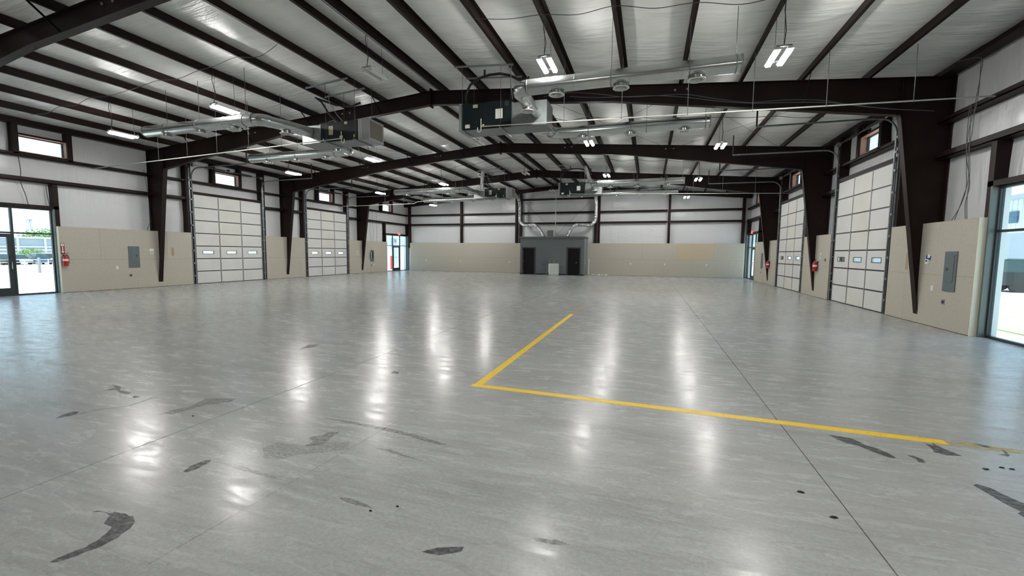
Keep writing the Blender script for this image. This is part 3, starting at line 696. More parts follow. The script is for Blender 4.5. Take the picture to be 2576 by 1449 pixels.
def air_handler(s, yo, lab):
    if s > 0: xa, xb, xc, y0, y1, z0, z1, zp, xf = -5.19, -3.69, -2.72, 11.33, 12.05, 5.08, 5.80, 5.71, -5.27
    else: xa, xb, xc, y0, y1, z0, z1, zp, xf = -8.50, -9.90, -10.62, 11.10, 11.82, 5.02, 5.60, 5.56, -8.12
    y0 += yo; y1 += yo
    t = empty('air_handler', (0, 0, 0)); tag(t, lab, 'air handler', 'suspended air handlers')
    MB().box((xa, y0, z0), (xb, y1, z1)).build('cabinet', 'ahu_green', t)
    MB().box((xa, y0+.012, z0-.012), (xc, y1-.012, z0)).build('bottom_plate', 'galv_dull', t)
    MB().box((xb, y0+.01, z0), (xc, y1-.01, zp)).build('plenum', 'galv_dull', t)
    MB().box((xb-.01*s, y0-.008, z0-.01), (xb+.02*s, y1+.008, zp+.02)).build('plenum_flange', 'galv', t)
    fb = MB().box((xa, y0-.01, z0-.02), (xf, y1+.02, z1+.02)).build('filter_box', 'ahu_grey', t)
    if s < 0:
        MB().box((xf-.005, y0+.05, z0+.04), (xf+.006, y1-.04, z1-.04)).build('filter_screen', 'filter', fb)
        MB().box((xa+.03, y0-.014, z0), (xa+.045, y0-.008, z1)).box((xa+.10, y0-.014, z0), (xa+.115, y0-.008, z1)).build('filter_rail', 'white_metal', fb)
    # stickers on the front
    def stick(u, v, w, h, m): # u,v fractions along the cabinet front
        x = xa+(xb-xa)*u; z = z0+(z1-z0)*v
        MB().box((x-w/2, y0-.004, z-h/2), (x+w/2, y0-.001, z+h/2)).build('sticker', m, t)
    if s > 0:
        stick(.75, .52, .21, .26, 'white_paper'); stick(.12, .14, .14, .10, 'white_paper'); stick(.28, .88, .14, .09, 'beige_paper'); stick(.44, .13, .05, .07, 'yellow_paper')
        MB().box((xa+(xb-xa)*.9-.05, y0-.02, z1-.16), (xa+(xb-xa)*.9+.05, y0-.001, z1-.04)).build('switch_box', 'panel_dark', t)
    else:
        stick(.72, .58, .16, .27, 'beige_paper'); stick(.45, .18, .12, .10, 'white_paper'); stick(.32, .90, .11, .08, 'beige_paper'); stick(.11, .2, .04, .09, 'yellow_paper'); stick(.93, .12, .04, .09, 'zinc_s' if False else 'white_paper')
    MB().box((xa+(xb-xa)*.47, y0-.003, z0+.02), (xa+(xb-xa)*.48, y0, z1-.02)).build('panel_seam', 'rubber', t)
    # struts under purlins and under the cabinet, threaded rods
    xs0, xs1 = sorted((xa-.18*s if s > 0 else xa-.30, xb+.05*s if s > 0 else xb-.45))
    for yy in (y0-.08, y1+.02):
        zz = lambda x: zt(x)-.02
        MB().bar((xs0, yy, zz(xs0)), (xs1, yy, zz(xs1)), .041, .041).build('upper_strut', 'zinc', t)
    for x in (xa+(xb-xa)*.04, xa+(xb-xa)*.80):
        MB().box((x-.02, y0-.16, z0-.055), (x+.02, y1+.12, z0-.014)).build('lower_strut', 'zinc', t)
        for yy in (y0-.08, y1+.04): MB().tube([(x, yy, z0-.06), (x, yy, zt(x)-.02)], .006, 5).build('threaded_rod', 'rod', t)
    if s > 0:
        h = [(-5.13, 0, 5.80), (-5.20, 0, 6.0), (-5.2, 0, 6.2), (-5.06, 0, 6.44), (-4.75, 0, 6.60), (-4.48, 0, 6.65), (-4.15, 0, 6.645), (-3.85, 0, 6.56), (-3.60, 0, 6.42), (-3.5, .3, 6.5), (-3.5, .6, 6.7)]
        MB().tube([(x, y0+.32+d, z) for x, d, z in h], .036, 10).build('insulated_hose', 'rubber', t)
        MB().tube([(-4.62, y0+.32, 6.63), (-4.62, y0+.32, 6.80)], .03, 8).build('hose_hanger', 'rubber', t)
        MB().tube([(-3.70, y0+.1, 5.7), (-3.72, y0-.02, 6.2), (-3.71, y0-.05, 6.7)], .012, 6).build('conduit', 'zinc', t)
    else:
        h = [(-9.45, 0, 5.58), (-9.53, 0, 5.69), (-9.73, 0, 5.86), (-9.95, 0, 6.06), (-10.18, 0, 6.40), (-10.42, 0, 6.56), (-10.2, .1, 6.48), (-9.8, .2, 6.34), (-9.5, .6, 6.4), (-9.4, .9, 6.6)]
        MB().tube([(x, y0+.4+d, z) for x, d, z in h], .032, 10).build('insulated_hose', 'rubber', t)
        MB().tube([(-9.2, y0+.3, 5.60), (-9.5, y0+.3, 5.9), (-9.85, y0+.35, 6.35), (-9.9, y0+.4, 6.68)], .012, 6).build('conduit', 'zinc', t)
        MB().tube([(-9.75, y0+.2, 5.60), (-9.78, y0+.2, 5.68), (-9.6, y0+.2, 5.72), (-9.45, y0+.2, 5.66)], .012, 6).build('conduit', 'zinc', t)
    if yo:   # silver riser from the plenum to the roof on the far pair
        rp = [(-3.35, y0+.35, zp), (-3.55, y0+.35, 6.15), (-3.78, y0+.35, zt(-3.78)+.05)] if s > 0 else [(-10.22, y0+.35, zp), (-10.2, y0+.35, 6.2), (-10.18, y0+.35, zt(-10.18)+.05)]
        MB().tube(rp, .12, 14).build('riser_duct', 'foil', t)
    # condensate trap on the cabinet front
    xt = xa+(xb-xa)*.41
    MB().tube([(xt, y0-.02, z0+.08), (xt, y0-.06, z0+.08), (xt, y0-.06, z0-.06), (xt-.06*s, y0-.06, z0-.10), (xt-.1*s, y0-.06, z0-.06), (xt-.1*s, y0-.06, z0+.03)], .015, 8).build('drain_trap', 'pvc', t)
    MB().tube([(xt, y0-.06, z0+.05), (xt, y0-.06, z0+.26)], .014, 8).build('drain_vent', 'pvc', t)
    return xt, y0, z0
def pvc_pipe(s, xt, y, z0, zend, hang, lab, jog=None):
    t = empty('drain_pipe', (0, 0, 0)); tag(t, lab, 'drain pipe', 'white condensate drain pipes')
    xe = wx(s, .3); p = [(xt, y, z0+.05)]
    if jog: p += [(jog[0], y, jog[1]), (jog[0]+s*.25, y, jog[1]-.12)]
    p += [(xe, y, zend)]
    MB().tube(p, .016, 8).build('pipe', 'pvc', t)
    for x in hang:
        # height of the pipe at x
        for a, b in zip(p[:-1], p[1:]):
            if min(a[0], b[0]) <= x <= max(a[0], b[0]): z = a[2]+(b[2]-a[2])*(x-a[0])/(b[0]-a[0])
        MB().tube([(x, y, z+.01), (x, y, zt(x)+.02)], .007, 5).build('hanger_rod', 'zinc', t)
        MB().lathe((x, y, z), [(.017, -.012), (.023, -.012), (.023, .012), (.017, .012)], 10, 'x', cap=False).build('hanger_clip', 'zinc', t)
for yo, near in ((0, True), (13.92, False)):
    w = 'near' if near else 'far'
    nn = 'nearest the camera' if near else 'by the far wall'
    xt, yy, zz = air_handler(1, yo, f'dark green air handler right of the ridge, {w} pair')
    pvc_pipe(1, xt, yy-.06, zz, 4.84 if near else 4.80, (-2.24, -.775, .763, 2.155, 3.60, 5.15), f'thin white drain pipe from the {w} right air handler to the right wall')
    xt, yy, zz = air_handler(-1, yo, f'dark green air handler left of the ridge, {w} pair')
    pvc_pipe(-1, xt, yy-.06, zz, 4.76, (-17.09, -15.64, -14.22, -12.79, -11.4), f'thin white drain pipe from the {w} left air handler to the left wall', None if near else (-14.6, 4.93))
    Z = 5.39
    duct(1, -3.02, -3.02, 1.60, 11.33+yo, 9.63+yo, Z, (-2.09, -.69, .80), (-3.02, 10.50+yo), f'round silver duct right of the ridge, front run of the {w} air handler', (-.9, .65, 1.5))
    duct(1, -3.05, -3.05, 1.52, 12.05+yo, 13.52+yo, Z+.02, (-2.08, -.66, .85), (-3.05, 12.62+yo), f'round silver duct right of the ridge, rear run of the {w} air handler', (-1.9, -.2, 1.4))
    duct(-1, -10.30, -10.62, -15.35, 11.10+yo, 9.62+yo, Z-.03, (-11.68, -13.0, -14.44), (-10.5, 10.35+yo), f'round silver duct left of the ridge, front run of the {w} air handler', (-14.42, -13.05, -11.2))
    duct(-1, -10.34, -10.62, -15.45, 11.82+yo, 13.45+yo, Z-.06, (-11.75, -13.2, -14.6), (-10.5, 12.6+yo), f'round silver duct left of the ridge, rear run of the {w} air handler', (-14.5, -13.1, -11.3))
# ------------------------------------------------------------------ restroom block
def restroom():
    x0, x1, y0, y1, h = -9.46, -4.55, 31.40, YF, 2.79
    t = empty('restroom_block', ((x0+x1)/2, y0, 0)); tag(t, 'grey painted restroom block with two black doors against the far wall', 'restroom block')
    cx = (x0+x1)/2
    def L(x): return x-cx
    D = [(-9.209, -8.326), (-5.748, -4.872)]
    f = MB(); xs = [x0, D[0][0], D[0][1], D[1][0], D[1][1], x1]
    for a, b in ((xs[0], xs[1]), (xs[2], xs[3]), (xs[4], xs[5])): f.box((L(a), 0, 0), (L(b), .11, h))
    for a, b in D: f.box((L(a), 0, 2.01), (L(b), .11, h))
    f.build('front_wall', 'block_grey', t)
    MB().box((L(x1)-.11, .11, 0), (L(x1), y1-y0-.02, h)).build('side_wall', 'block_light', t)
    MB().box((L(x0), .11, 0), (L(x0)+.11, y1-y0-.02, h)).build('side_wall', 'block_light', t)
    MB().box((L(x0)-.05, -.05, h), (L(x1)+.05, y1-y0-.02, h+.10)).build('roof_cap', 'block_grey', t)
    for (a, b), hinge in zip(D, (-1, 1)):
        fr = MB(); fr.box((L(a)-.10, -.025, 0), (L(a), 0, 2.09)); fr.box((L(b), -.025, 0), (L(b)+.10, 0, 2.09)); fr.box((L(a), -.025, 2.01), (L(b), 0, 2.09)); fr.build('door_frame', 'door_frame', t)
        d = MB().box((L(a)+.004, .03, .01), (L(b)-.004, .075, 2.005)).build('door', 'black_door', t)
        xh = L(a)+.02 if hinge < 0 else L(b)-.02; xk = L(b)-.09 if hinge < 0 else L(a)+.62
        if hinge < 0:
            for z in (.25, 1.0, 1.75): MB().box((xh-.02, .015, z-.05), (xh+.02, .03, z+.05)).build('hinge', 'chrome', d)
        else: MB().lathe((xk+.02, .01, .95), [(.012, .02), (.012, -.02), (.03, -.03), (.03, -.06), (.01, -.07)], 12, 'y').build('door_knob', 'chrome', d)
    b = MB()
    for p, q in ((x0, D[0][0]-.1), (D[0][1]+.1, D[1][0]-.1), (D[1][1]+.1, x1)): b.box((L(p), -.015, 0), (L(q), 0, .10))
    b.build('base_trim', 'rubber', t)
    MB().box((L(x1), .11, 0), (L(x1)+.012, y1-y0-.05, .10)).build('base_trim', 'block_grey', t)
    # roof box
    MB().box((-.53, .9, h+.10), (-.16, 1.25, h+.62)).build('roof_box', 'block_grey', t)
    o = MB().box((L(x1), .95, .86), (L(x1)+.012, 1.03, .98)).build('outlet_plate', 'white_metal', t)
    v = empty('vent_pipe', (-7.09, 33.15, h+.11)); tag(v, 'thin white vent pipe rising from the restroom block roof to the rafters', 'pipe')
    MB().tube([(0, 0, 0), (-.03, .10, 3.4)], .025, 8).build('pipe', 'pvc', v); MB().lathe((0, 0, 0), [(.05, 0), (.05, .03), (.03, .05)], 12).build('roof_collar', 'rubber', v)
    # sink bay
    s = empty('utility_sink', (-6.76, 31.18, 0)); tag(s, 'white utility sink with a tall faucet in front of the grey restroom block', 'sink')
    MB().box((-.37, -.18, .20), (.37, .20, .85)).box((-.355, -.165, .02), (.355, .20, .195)).build('basin', 'sink_white', s)
    MB().box((-.37, -.19, .83), (.37, .20, .865)).box((-.375, -.195, .185), (.375, .20, .21)).build('rim', 'white_metal', s)
    MB().box((-.37, -.186, .24), (-.26, -.18, .80)).build('side_strip', 'white_metal', s)
    MB().tube([(.03, .12, .865), (.03, .12, 1.18), (.03, .08, 1.215), (.03, .0, 1.215), (.03, -.05, 1.16)], .014, 8).build('faucet', 'chrome', s)
    for x in (-.08, .14): MB().tube([(x, .12, .865), (x, .12, .92), (x+(.03 if x > 0 else -.03), .10, .95)], .013, 8).build('tap_handle', 'chrome', s)
    p = empty('pipe_post', (-7.27, 31.26, 0)); tag(p, 'short grey boxed pipe post left of the white sink', 'post')
    MB().box((-.08, -.12, 0), (.06, .12, 1.17)).build('casing', 'block_grey', p); MB().box((.06, .09, .90), (.24, .13, 1.18)).build('upper_casing', 'block_light', p)
    MB().box((-.48, -.03, .87), (-.08, .03, .89)).build('grab_bar', 'chrome', p)
restroom()
def flex_duct(lab, pts, ties):
    t = empty('flexible_duct', (0, 0, 0)); tag(t, lab, 'flexible duct', 'foil flexible ducts over the restroom block')
    # smooth the path
    P = [Vector(p) for p in pts]; out = []
    for i in range(len(P)-1):
        a, b, c, d = P[max(i-1, 0)], P[i], P[i+1], P[min(i+2, len(P)-1)]
        for k in range(8):
            u = k/8; out.append(.5*((2*b)+(c-a)*u+(2*a-5*b+4*c-d)*u*u+(3*b-a-3*c+d)*u**3))
    out.append(P[-1])
    MB().tube(out, [.125*(1+.035*math.sin(i*2.1)) for i in range(len(out))], 14).build('foil_sleeve', 'foil', t)
    for i in ties:
        q = out[i]; d = (out[min(i+1, len(out)-1)]-out[i-1]).normalized()
        MB().tube([q-d*.015, q+d*.015], .134, 14).build('strap', 'rubber', t)
flex_duct('silver foil duct dropping to the left end of the restroom block roof', [(-9.7, 26.0, 5.55), (-10.05, 28.3, 6.15), (-10.1, 30.4, 6.25), (-10.08, 32.4, 6.1), (-10.0, 32.85, 5.6), (-9.98, 32.9, 4.7), (-9.95, 32.9, 4.15), (-9.6, 32.85, 3.86), (-9.1, 32.8, 3.84), (-8.65, 32.7, 3.82), (-8.15, 32.5, 3.4), (-7.85, 32.4, 2.92)], (30, 62, 75))
flex_duct('silver foil duct dropping to the right end of the restroom block roof', [(-3.6, 25.6, 5.75), (-3.75, 28.3, 6.1), (-3.95, 31.0, 6.1), (-3.98, 32.6, 6.0), (-3.95, 32.9, 5.5), (-3.93, 32.9, 4.7), (-4.0, 32.9, 4.1), (-4.35, 32.85, 3.83), (-4.9, 32.8, 3.82), (-5.45, 32.7, 3.80), (-5.8, 32.5, 3.4), (-5.97, 32.4, 2.92)], (44, 56, 68))
# ------------------------------------------------------------------ small things on the walls
def wall_thing(name, s, y, z, lab, cat, group=None):
    t = empty(name, (wx(s, 0), y, z)); tag(t, lab, cat, group); return t
def breaker(s, y, lab, opened=False):
    t = wall_thing('breaker_panel', s, y, .87, lab, 'breaker panel', 'grey breaker panels'); w, h = .40, .885
    MB().box((0, -w/2, 0), (-s*.02, w/2, h)).build('trim_plate', 'panel_grey', t)
    if opened:
        MB().box((-s*.02, -.10, .22), (-s*.024, .10, .78)).build('breaker_recess', 'panel_dark', t)
        for k in range(9): MB().box((-s*.024, -.07, .27+k*.05), (-s*.034, .07, .30+k*.05)).build('breaker', 'rubber', t)
        MB().box((-s*.022, -.10, .20), (-s*.03, -.115, .78)).build('hinge_strip', 'panel_dark', t)
        MB().prism([(-s*.022, -.11), (-s*.11, -.30), (-s*.118, -.295), (-s*.03, -.105)], 'z', .20, .78).build('cover_door', 'panel_grey', t)
        MB().prism([(-s*.034, -.115), (-s*.112, -.285), (-s*.115, -.284), (-s*.037, -.114)], 'z', .24, .74).build('circuit_card', 'white_paper', t)
    else:
        d = MB().box((-s*.02, -.12, .20), (-s*.027, .12, .80)).build('cover_door', 'panel_grey', t)
        MB().box((-s*.027, .065, .46), (-s*.036, .10, .52)).build('latch', 'panel_dark', d)
        MB().box((-s*.0265, -.11, .205), (-s*.0275, .11, .21)).build('door_gap', 'panel_dark', d)
    MB().lathe((-s*.02, -w/2+.03, h-.04), [(.012, -.001), (.012, .004)], 8, 'x').build('badge', 'chrome', t)
breaker(-1, 12.09, 'grey breaker panel on the left wall, right of the white outlet'); breaker(-1, 28.20, 'grey breaker panel with its cover standing open, far end of the left wall', True)
breaker(1, 11.91, 'grey breaker panel on the right wall beside the near glass entrance'); breaker(1, 28.40, 'grey breaker panel on the right wall beside the far glass entrance')
def receptacle(s, y, z, lab):
    t = wall_thing('power_receptacle', s, y, z, lab, 'receptacle', 'round black receptacles')
    MB().box((0, -.055, -.055), (-s*.008, .055, .055)).build('plate', 'zinc', t); MB().lathe((-s*.008, 0, 0), [(.034, -.006), (.034, .006)], 14, 'x').build('socket', 'rubber', t)
receptacle(-1, 11.935, .55, 'black round receptacle below the breaker panel on the near left wall'); receptacle(-1, 28.09, .575, 'black round receptacle below the open breaker panel')
receptacle(1, 12.065, .62, 'black round receptacle below the breaker panel on the near right wall'); receptacle(1, 28.55, .625, 'black round receptacle below the far right breaker panel')
def outlet(lab, s=None, y=0, x=0, z=.88):
    t = empty('wall_outlet', (wx(s, 0), y, z) if s else (x, YF, z)); tag(t, lab, 'outlet', 'white wall outlets')
    def B(a, b, d0, d1, z0, z1): return ((-s*d0, a, z0), (-s*d1, b, z1)) if s else ((a, -d0, z0), (b, -d1, z1))
    MB().box(*B(-.04, .04, 0, .007, -.06, .06)).build('plate', 'white_metal', t)
    for z in (-.025, .025): MB().box(*B(-.016, .016, .007, .010, z-.014, z+.014)).build('socket', 'white_paper', t)
outlet('white outlet on the left wall, left of the breaker panel', -1, 11.48); outlet('white outlet on the right wall, left of the breaker panel', 1, 12.50, z=.895); outlet('white outlet beside the round receptacle at the far end of the left wall', -1, 28.38, z=.60)
for x, l in zip((-18.67, -15.38, -10.96, -1.31, 1.13, 3.95), ('leftmost white outlet on the far wall', 'second white outlet from the left corner of the far wall', 'white outlet on the far wall just left of the grey block', 'white outlet on the far wall nearest right of the grey block', 'second white outlet from the right corner of the far wall', 'rightmost white outlet on the far wall')): outlet(l, x=x, z=.90)
def thermostat(s, y, z, lab, paper):
    t = wall_thing('thermostat', s, y, z, lab, 'thermostat')
    MB().box((0, -.06, -.06), (-s*.025, .06, .06)).build('body', 'white_metal', t); MB().box((-s*.025, -.03, -.005), (-s*.027, .03, .035)).build('display', 'panel_dark', t)
    M = Matrix.Rotation(.35*s, 4, 'X')
    p = MB().box((-s*.004, -.10, .05), (-s*.008, .07, .15)).build('paper_slip', paper, t); p.rotation_euler.x = .2*s
    MB().box((-s*.004, -.02 if s < 0 else -.09, .09), (-s*.0095, .09 if s < 0 else .0, .17)).build('paper_slip', 'white_paper', t)
thermostat(-1, 12.76, 1.50, 'white thermostat with a paper slip beside the near left column', 'white_paper'); thermostat(1, 12.76, 1.52, 'white thermostat with a blue slip beside the near right column', 'blue_print')
def patch(s, y, z, w, h, lab, m):
    t = wall_thing('wall_patch', s, y, z, lab, 'wall patch'); MB().box((0, -w/2, -h/2), (-s*.003, w/2, h/2)).build('tape', m, t)
patch(-1, 13.62, 1.54, .12, .37, 'brown rectangular patch on the wood panel right of the near left column', 'tape_brown'); patch(1, 13.60, 1.52, .115, .43, 'brown paper strip on the wood panel left of the near right column', 'tape_brown')
def extinguisher(s, y, z, lab):
    t = wall_thing('fire_extinguisher', s, y, z, lab, 'fire extinguisher', 'red fire extinguishers'); x = -s*.10
    MB().lathe((x, 0, 0), [(.055, -.20), (.075, -.19), (.078, -.17), (.078, .10), (.065, .15), (.03, .175), (.022, .19)], 18).build('cylinder', 'red', t)
    MB().lathe((x, 0, 0), [(.0795, -.02), (.0795, .055)], 18, cap=False).build('label_band', 'white_paper', t)
    MB().lathe((x, 0, .19), [(.022, 0), (.022, .04), (.012, .05)], 10).build('valve', 'chrome', t)
    MB().bar((x, 0, .235), (x, -s*.10 if s > 0 else .10, .27), .022, .014).bar((x, 0, .21), (x, -.09, .215), .02, .012).build('handle', 'rubber', t)
    MB().tube([(x, .02, .21), (x, .07, .18), (x, .095, .08), (x, .088, -.06), (x, .085, -.12)], .011, 7).build('hose', 'rubber', t)
    MB().box((0, -.03, -.10), (-s*.03, .03, .20)).build('wall_bracket', 'dark_trim', t)
extinguisher(-1, 9.845, 1.20, 'red fire extinguisher at the left edge under the red arrow sign'); extinguisher(1, 19.68, 1.22, 'red fire extinguisher between the two right overhead doors'); extinguisher(1, 26.68, 1.12, 'red fire extinguisher beside the farther right column')
def arrow_sign(s, y, z, lab, m0, m1, h=.40):
    t = wall_thing('arrow_sign', s, y, z, lab, 'sign', 'fire extinguisher arrow signs'); w = .115
    MB().box((0, -w/2, -h/2), (-s*.003, w/2, h/2)).build('plate', m0, t)
    MB().prism([(-.018, h/2-.12), (.018, h/2-.12), (.018, -h/2+.10), (.045, -h/2+.10), (0, -h/2+.03), (-.045, -h/2+.10), (-.018, -h/2+.10)], 'x', -s*.003, -s*.0045).build('arrow', m1, t)
    MB().box((-s*.003, -w/2+.012, h/2-.10), (-s*.0045, w/2-.012, h/2-.02)).build('top_box', m1, t)
    R = Matrix((Vector((0, 0, -1)), Vector((0, 1 if s < 0 else -1, 0)), Vector((-s, 0, 0)))).transposed().to_4x4(); R.translation = Vector((-s*.0048, 0, .0))
    text_obj('lettering', 'EXTINGUISHER', .026, m0, t, R, .0003)
    R2 = Matrix((Vector((0, 1 if s < 0 else -1, 0)), Vector((0, 0, 1)), Vector((-s, 0, 0)))).transposed().to_4x4(); R2.translation = Vector((-s*.0048, 0, h/2-.06))
    text_obj('lettering', 'FIRE', .038, m0, t, R2, .0003)
arrow_sign(-1, 9.83, 1.63, 'red sign with a white down arrow at the left edge', 'dark_red', 'white_paper')
arrow_sign(1, 19.46, 1.60, 'pale down-arrow sign above the extinguisher between the right overhead doors', 'osb', 'white_paper', .34)
arrow_sign(1, 26.50, 1.55, 'pale down-arrow sign above the extinguisher by the farther right column', 'osb', 'white_paper', .34)
arrow_sign(-1, 26.44, 1.50, 'pale down-arrow sign left of the farthest left column', 'osb', 'white_paper', .40)
t = wall_thing('wall_switch', 1, 18.95, 1.48, 'small dark switch left of the near right overhead door', 'switch'); MB().box((0, -.05, -.06), (-.02, .05, .06)).build('box', 'zinc', t); MB().box((-.02, -.02, -.03), (-.028, .02, .03)).build('rocker', 'rubber', t)
# ------------------------------------------------------------------ cables
def cable(lab, paths, r=.009, m='cable', cat='cable'):
    t = empty('wall_cable' if 'wall' in lab else 'roof_cable', (0, 0, 0)); tag(t, lab, cat)
    for p in paths:
        P = [Vector(q) for q in p]; out = []
        for i in range(len(P)-1):
            a, b, c, d = P[max(i-1, 0)], P[i], P[i+1], P[min(i+2, len(P)-1)]
            for k in range(6):
                u = k/6; out.append(.5*((2*b)+(c-a)*u+(2*a-5*b+4*c-d)*u*u+(3*b-a-3*c+d)*u**3))
        out.append(P[-1]); MB().tube(out, r, 6).build('strand', m, t)
    return t
g = wx(1, .08)
cable('bundle of loose grey cables hanging down the near right wall', [
    [(g-.3, 11.9, 5.80), (g, 11.75, 5.78), (g, 11.72, 5.4), (g, 11.78, 4.9), (g, 11.80, 4.3), (g, 11.86, 3.9), (g, 11.78, 3.3), (g, 11.9, 2.9), (g, 12.1, 2.44)],
    [(g, 11.74, 5.78), (g, 11.73, 4.9), (g, 11.9, 4.4), (g, 11.9, 3.8), (g, 11.72, 3.2), (g, 11.8, 2.8), (g, 11.75, 2.44)],
    [(g, 11.95, 4.85), (g, 11.95, 4.2), (g, 11.88, 3.6), (g, 11.82, 3.1), (g, 11.95, 2.75), (g, 12.2, 2.44)],
    [(g, 11.9, 4.9), (g, 11.85, 4.1), (g, 11.75, 3.4), (g, 11.76, 2.9), (g, 11.70, 2.44)]], .007, 'cable')
g = wx(-1, -.02)
cable('thin dark cables hanging down the far left wall beside the column', [
    [(g, 27.7, 5.6), (g, 27.85, 4.7), (g, 27.95, 3.9), (g, 27.95, 3.2), (g, 28.1, 2.44)], [(g, 28.25, 5.0), (g, 28.28, 4.0), (g, 28.35, 3.2), (g, 28.3, 2.44)], [(g, 28.75, 4.8), (g, 28.8, 3.6), (g, 28.78, 2.44)]], .008, 'cable_black')
g = wx(-1, .2)
cable('dark cable hanging on the left wall above the glass entrance', [[(g, 8.95, 4.78), (g, 8.98, 4.3), (g, 8.96, 3.9), (g, 9.05, 3.5), (g, 9.1, 3.16)], [(g, 9.6, 3.9), (g, 9.62, 3.5), (g, 9.66, 3.16)]], .012, 'cable')
g = wx(-1, .1)
cable('dark cable running down the left wall next to the near column', [[(g, 12.72, 5.0), (g, 12.80, 4.2), (g, 12.86, 3.2), (g, 12.9, 2.44)], [(g, 12.9, 2.9), (g, 12.75, 2.6), (g, 12.72, 2.44)]], .007, 'cable_black')
def droop(x0, x1, y, n, dz=.10, dzp=-.03):
    pts = []
    xs = sorted(x for s, x in PX if min(x0, x1) < x < max(x0, x1))
    for i, x in enumerate(xs):
        pts.append((x, y+random.uniform(-.1, .1), zt(x)+dzp))
        if i < len(xs)-1: xm = (x+xs[i+1])/2; pts.append((xm, y+random.uniform(-.05, .05), zt(xm)+dzp-dz*random.uniform(.3, 1)))
    return pts
cable('grey cable looping under the purlins along the nearest row of lights', [droop(-20, -9, 8.8, 6), droop(-5, 6.4, 8.95, 6)], .007)
cable('grey cable looping under the purlins close overhead', [droop(-4.5, 6.4, 7.1, 6, .05)], .009)
cable('grey cable looping under the purlins along the second row of lights', [droop(-6, 6.2, 15.9, 6)], .009)
cable('grey cable looping under the purlins along the third row of lights', [droop(-19, 6.2, 22.9, 6)], .009)
yf = 12.90
cable('pair of thin cables sagging along the rafter right of the ridge', [
    [(x, yf, zb(x)+.16+.07*math.sin(x*2.1)) for x in (-3.2, -2.4, -1.6, -.8, 0, .8, 1.6, 2.4, 3.2, 4.0, 4.8, 5.4)],
    [(x, yf-.03, zb(x)+.11+.05*math.sin(x*1.7+1)) for x in (-2.4, -1.6, -.8, 0, .8, 1.6, 2.4, 3.2, 4.0, 4.8, 5.4, 6.3)]], .009, 'cable')
cable('straight grey conduit running along the ridge of the roof', [[(-6.72, 2.0, 6.90), (-6.72, 12.9, 6.90)], [(-6.72, 13.2, 6.90), (-6.72, 33.0, 6.90)]], .014, 'zinc', 'conduit')
c = cable('thin white conduit down the right-hand post of the far wall', [[(1.22, YF+.05, 5.95), (1.23, YF+.05, 5.2), (1.20, YF+.05, 4.4), (1.19, YF+.05, 3.6), (1.23, YF+.05, 2.9), (1.20, YF+.05, 2.45)]], .010, 'pvc', 'conduit')
def roof_braces():
    ce = bpy.data.objects['ceiling']
    for (y0, y1) in ((13.07, 20.03), (26.99, 33.3)):
        for sd in (-1, 1):
            xs = [X0+sd*PS[sd][i] for i in (2, 5, 8)]
            for a, b in zip(xs[:-1], xs[1:]):
                for p, q, dz in ((a, b, -.14), (b, a, -.16)):
                    MB().tube([(p, y0, zt(p)+dz), (q, y1, zt(q)+dz)], .006, 5).build('brace_rod', 'rod', ce)
roof_braces()
# ------------------------------------------------------------------ litter on the floor
for i, (x, y, r) in enumerate([(1.052, 3.287, .022), (1.158, 3.024, .020), (-4.212, 2.898, .012), (-1.614, 2.154, .010), (-1.48, 2.248, .009), (2.531, 4.118, .018), (2.67, 4.191, .016), (2.724, 4.184, .016)]):
    m = MB(); n = 7; pr = [(r*random.uniform(.7, 1.1), random.uniform(.5, .8)) for _ in range(n)]
    vs = [(x+a*math.cos(k*2*math.pi/n)*1.3, y+a*math.sin(k*2*math.pi/n)*b, .0012) for k, (a, b) in enumerate(pr)]; vs += [(px+(x-px)*.45, py+(y-py)*.45, .009) for px, py, _ in vs]
    m.add(vs, [tuple(range(n)), tuple(range(2*n-1, n-1, -1))]+[(k, (k+1) % n, (k+1) % n+n, k+n) for k in range(n)])
    o = m.build('debris_chip', 'rubber')
    tag(o, ['larger black chip on the floor left of the dark floor joint', 'black chip nearest the floor joint at the lower right', 'tiny black chip on the left of the floor near the dark stains', 'tiny black chip below the mottled stain, nearer the camera', 'tiny black chip below the mottled stain, farther one', 'black chip right of the dark tyre marks, leftmost of three', 'black chip right of the dark tyre marks, middle of three', 'black chip right of the dark tyre marks, rightmost of three'][i], 'debris', 'black chips on the floor')
t = empty('paper_scrap', (-3.55, 32.75, 0)); tag(t, 'crumpled white scrap lying on the floor right of the restroom block', 'scrap')
for i in range(5):
    a = -.5+i*.25; MB().add([(a-.14, -.12, .005), (a+.1, -.14, .03+.03*(i % 2)), (a+.15, .1, .012), (a-.1, .13, .06-.02*(i % 2)), (a, 0, .10)], [(0, 1, 4), (1, 2, 4), (2, 3, 4), (3, 0, 4), (0, 3, 2, 1)]).build('crumpled_sheet', 'white_paper', t)
o = MB().box((-4.47, YF-.025, 0), (-4.40, YF-.004, 1.22)).build('white_trim_strip', 'white_metal'); tag(o, 'narrow white board leaning on the far wall right of the grey block', 'board')
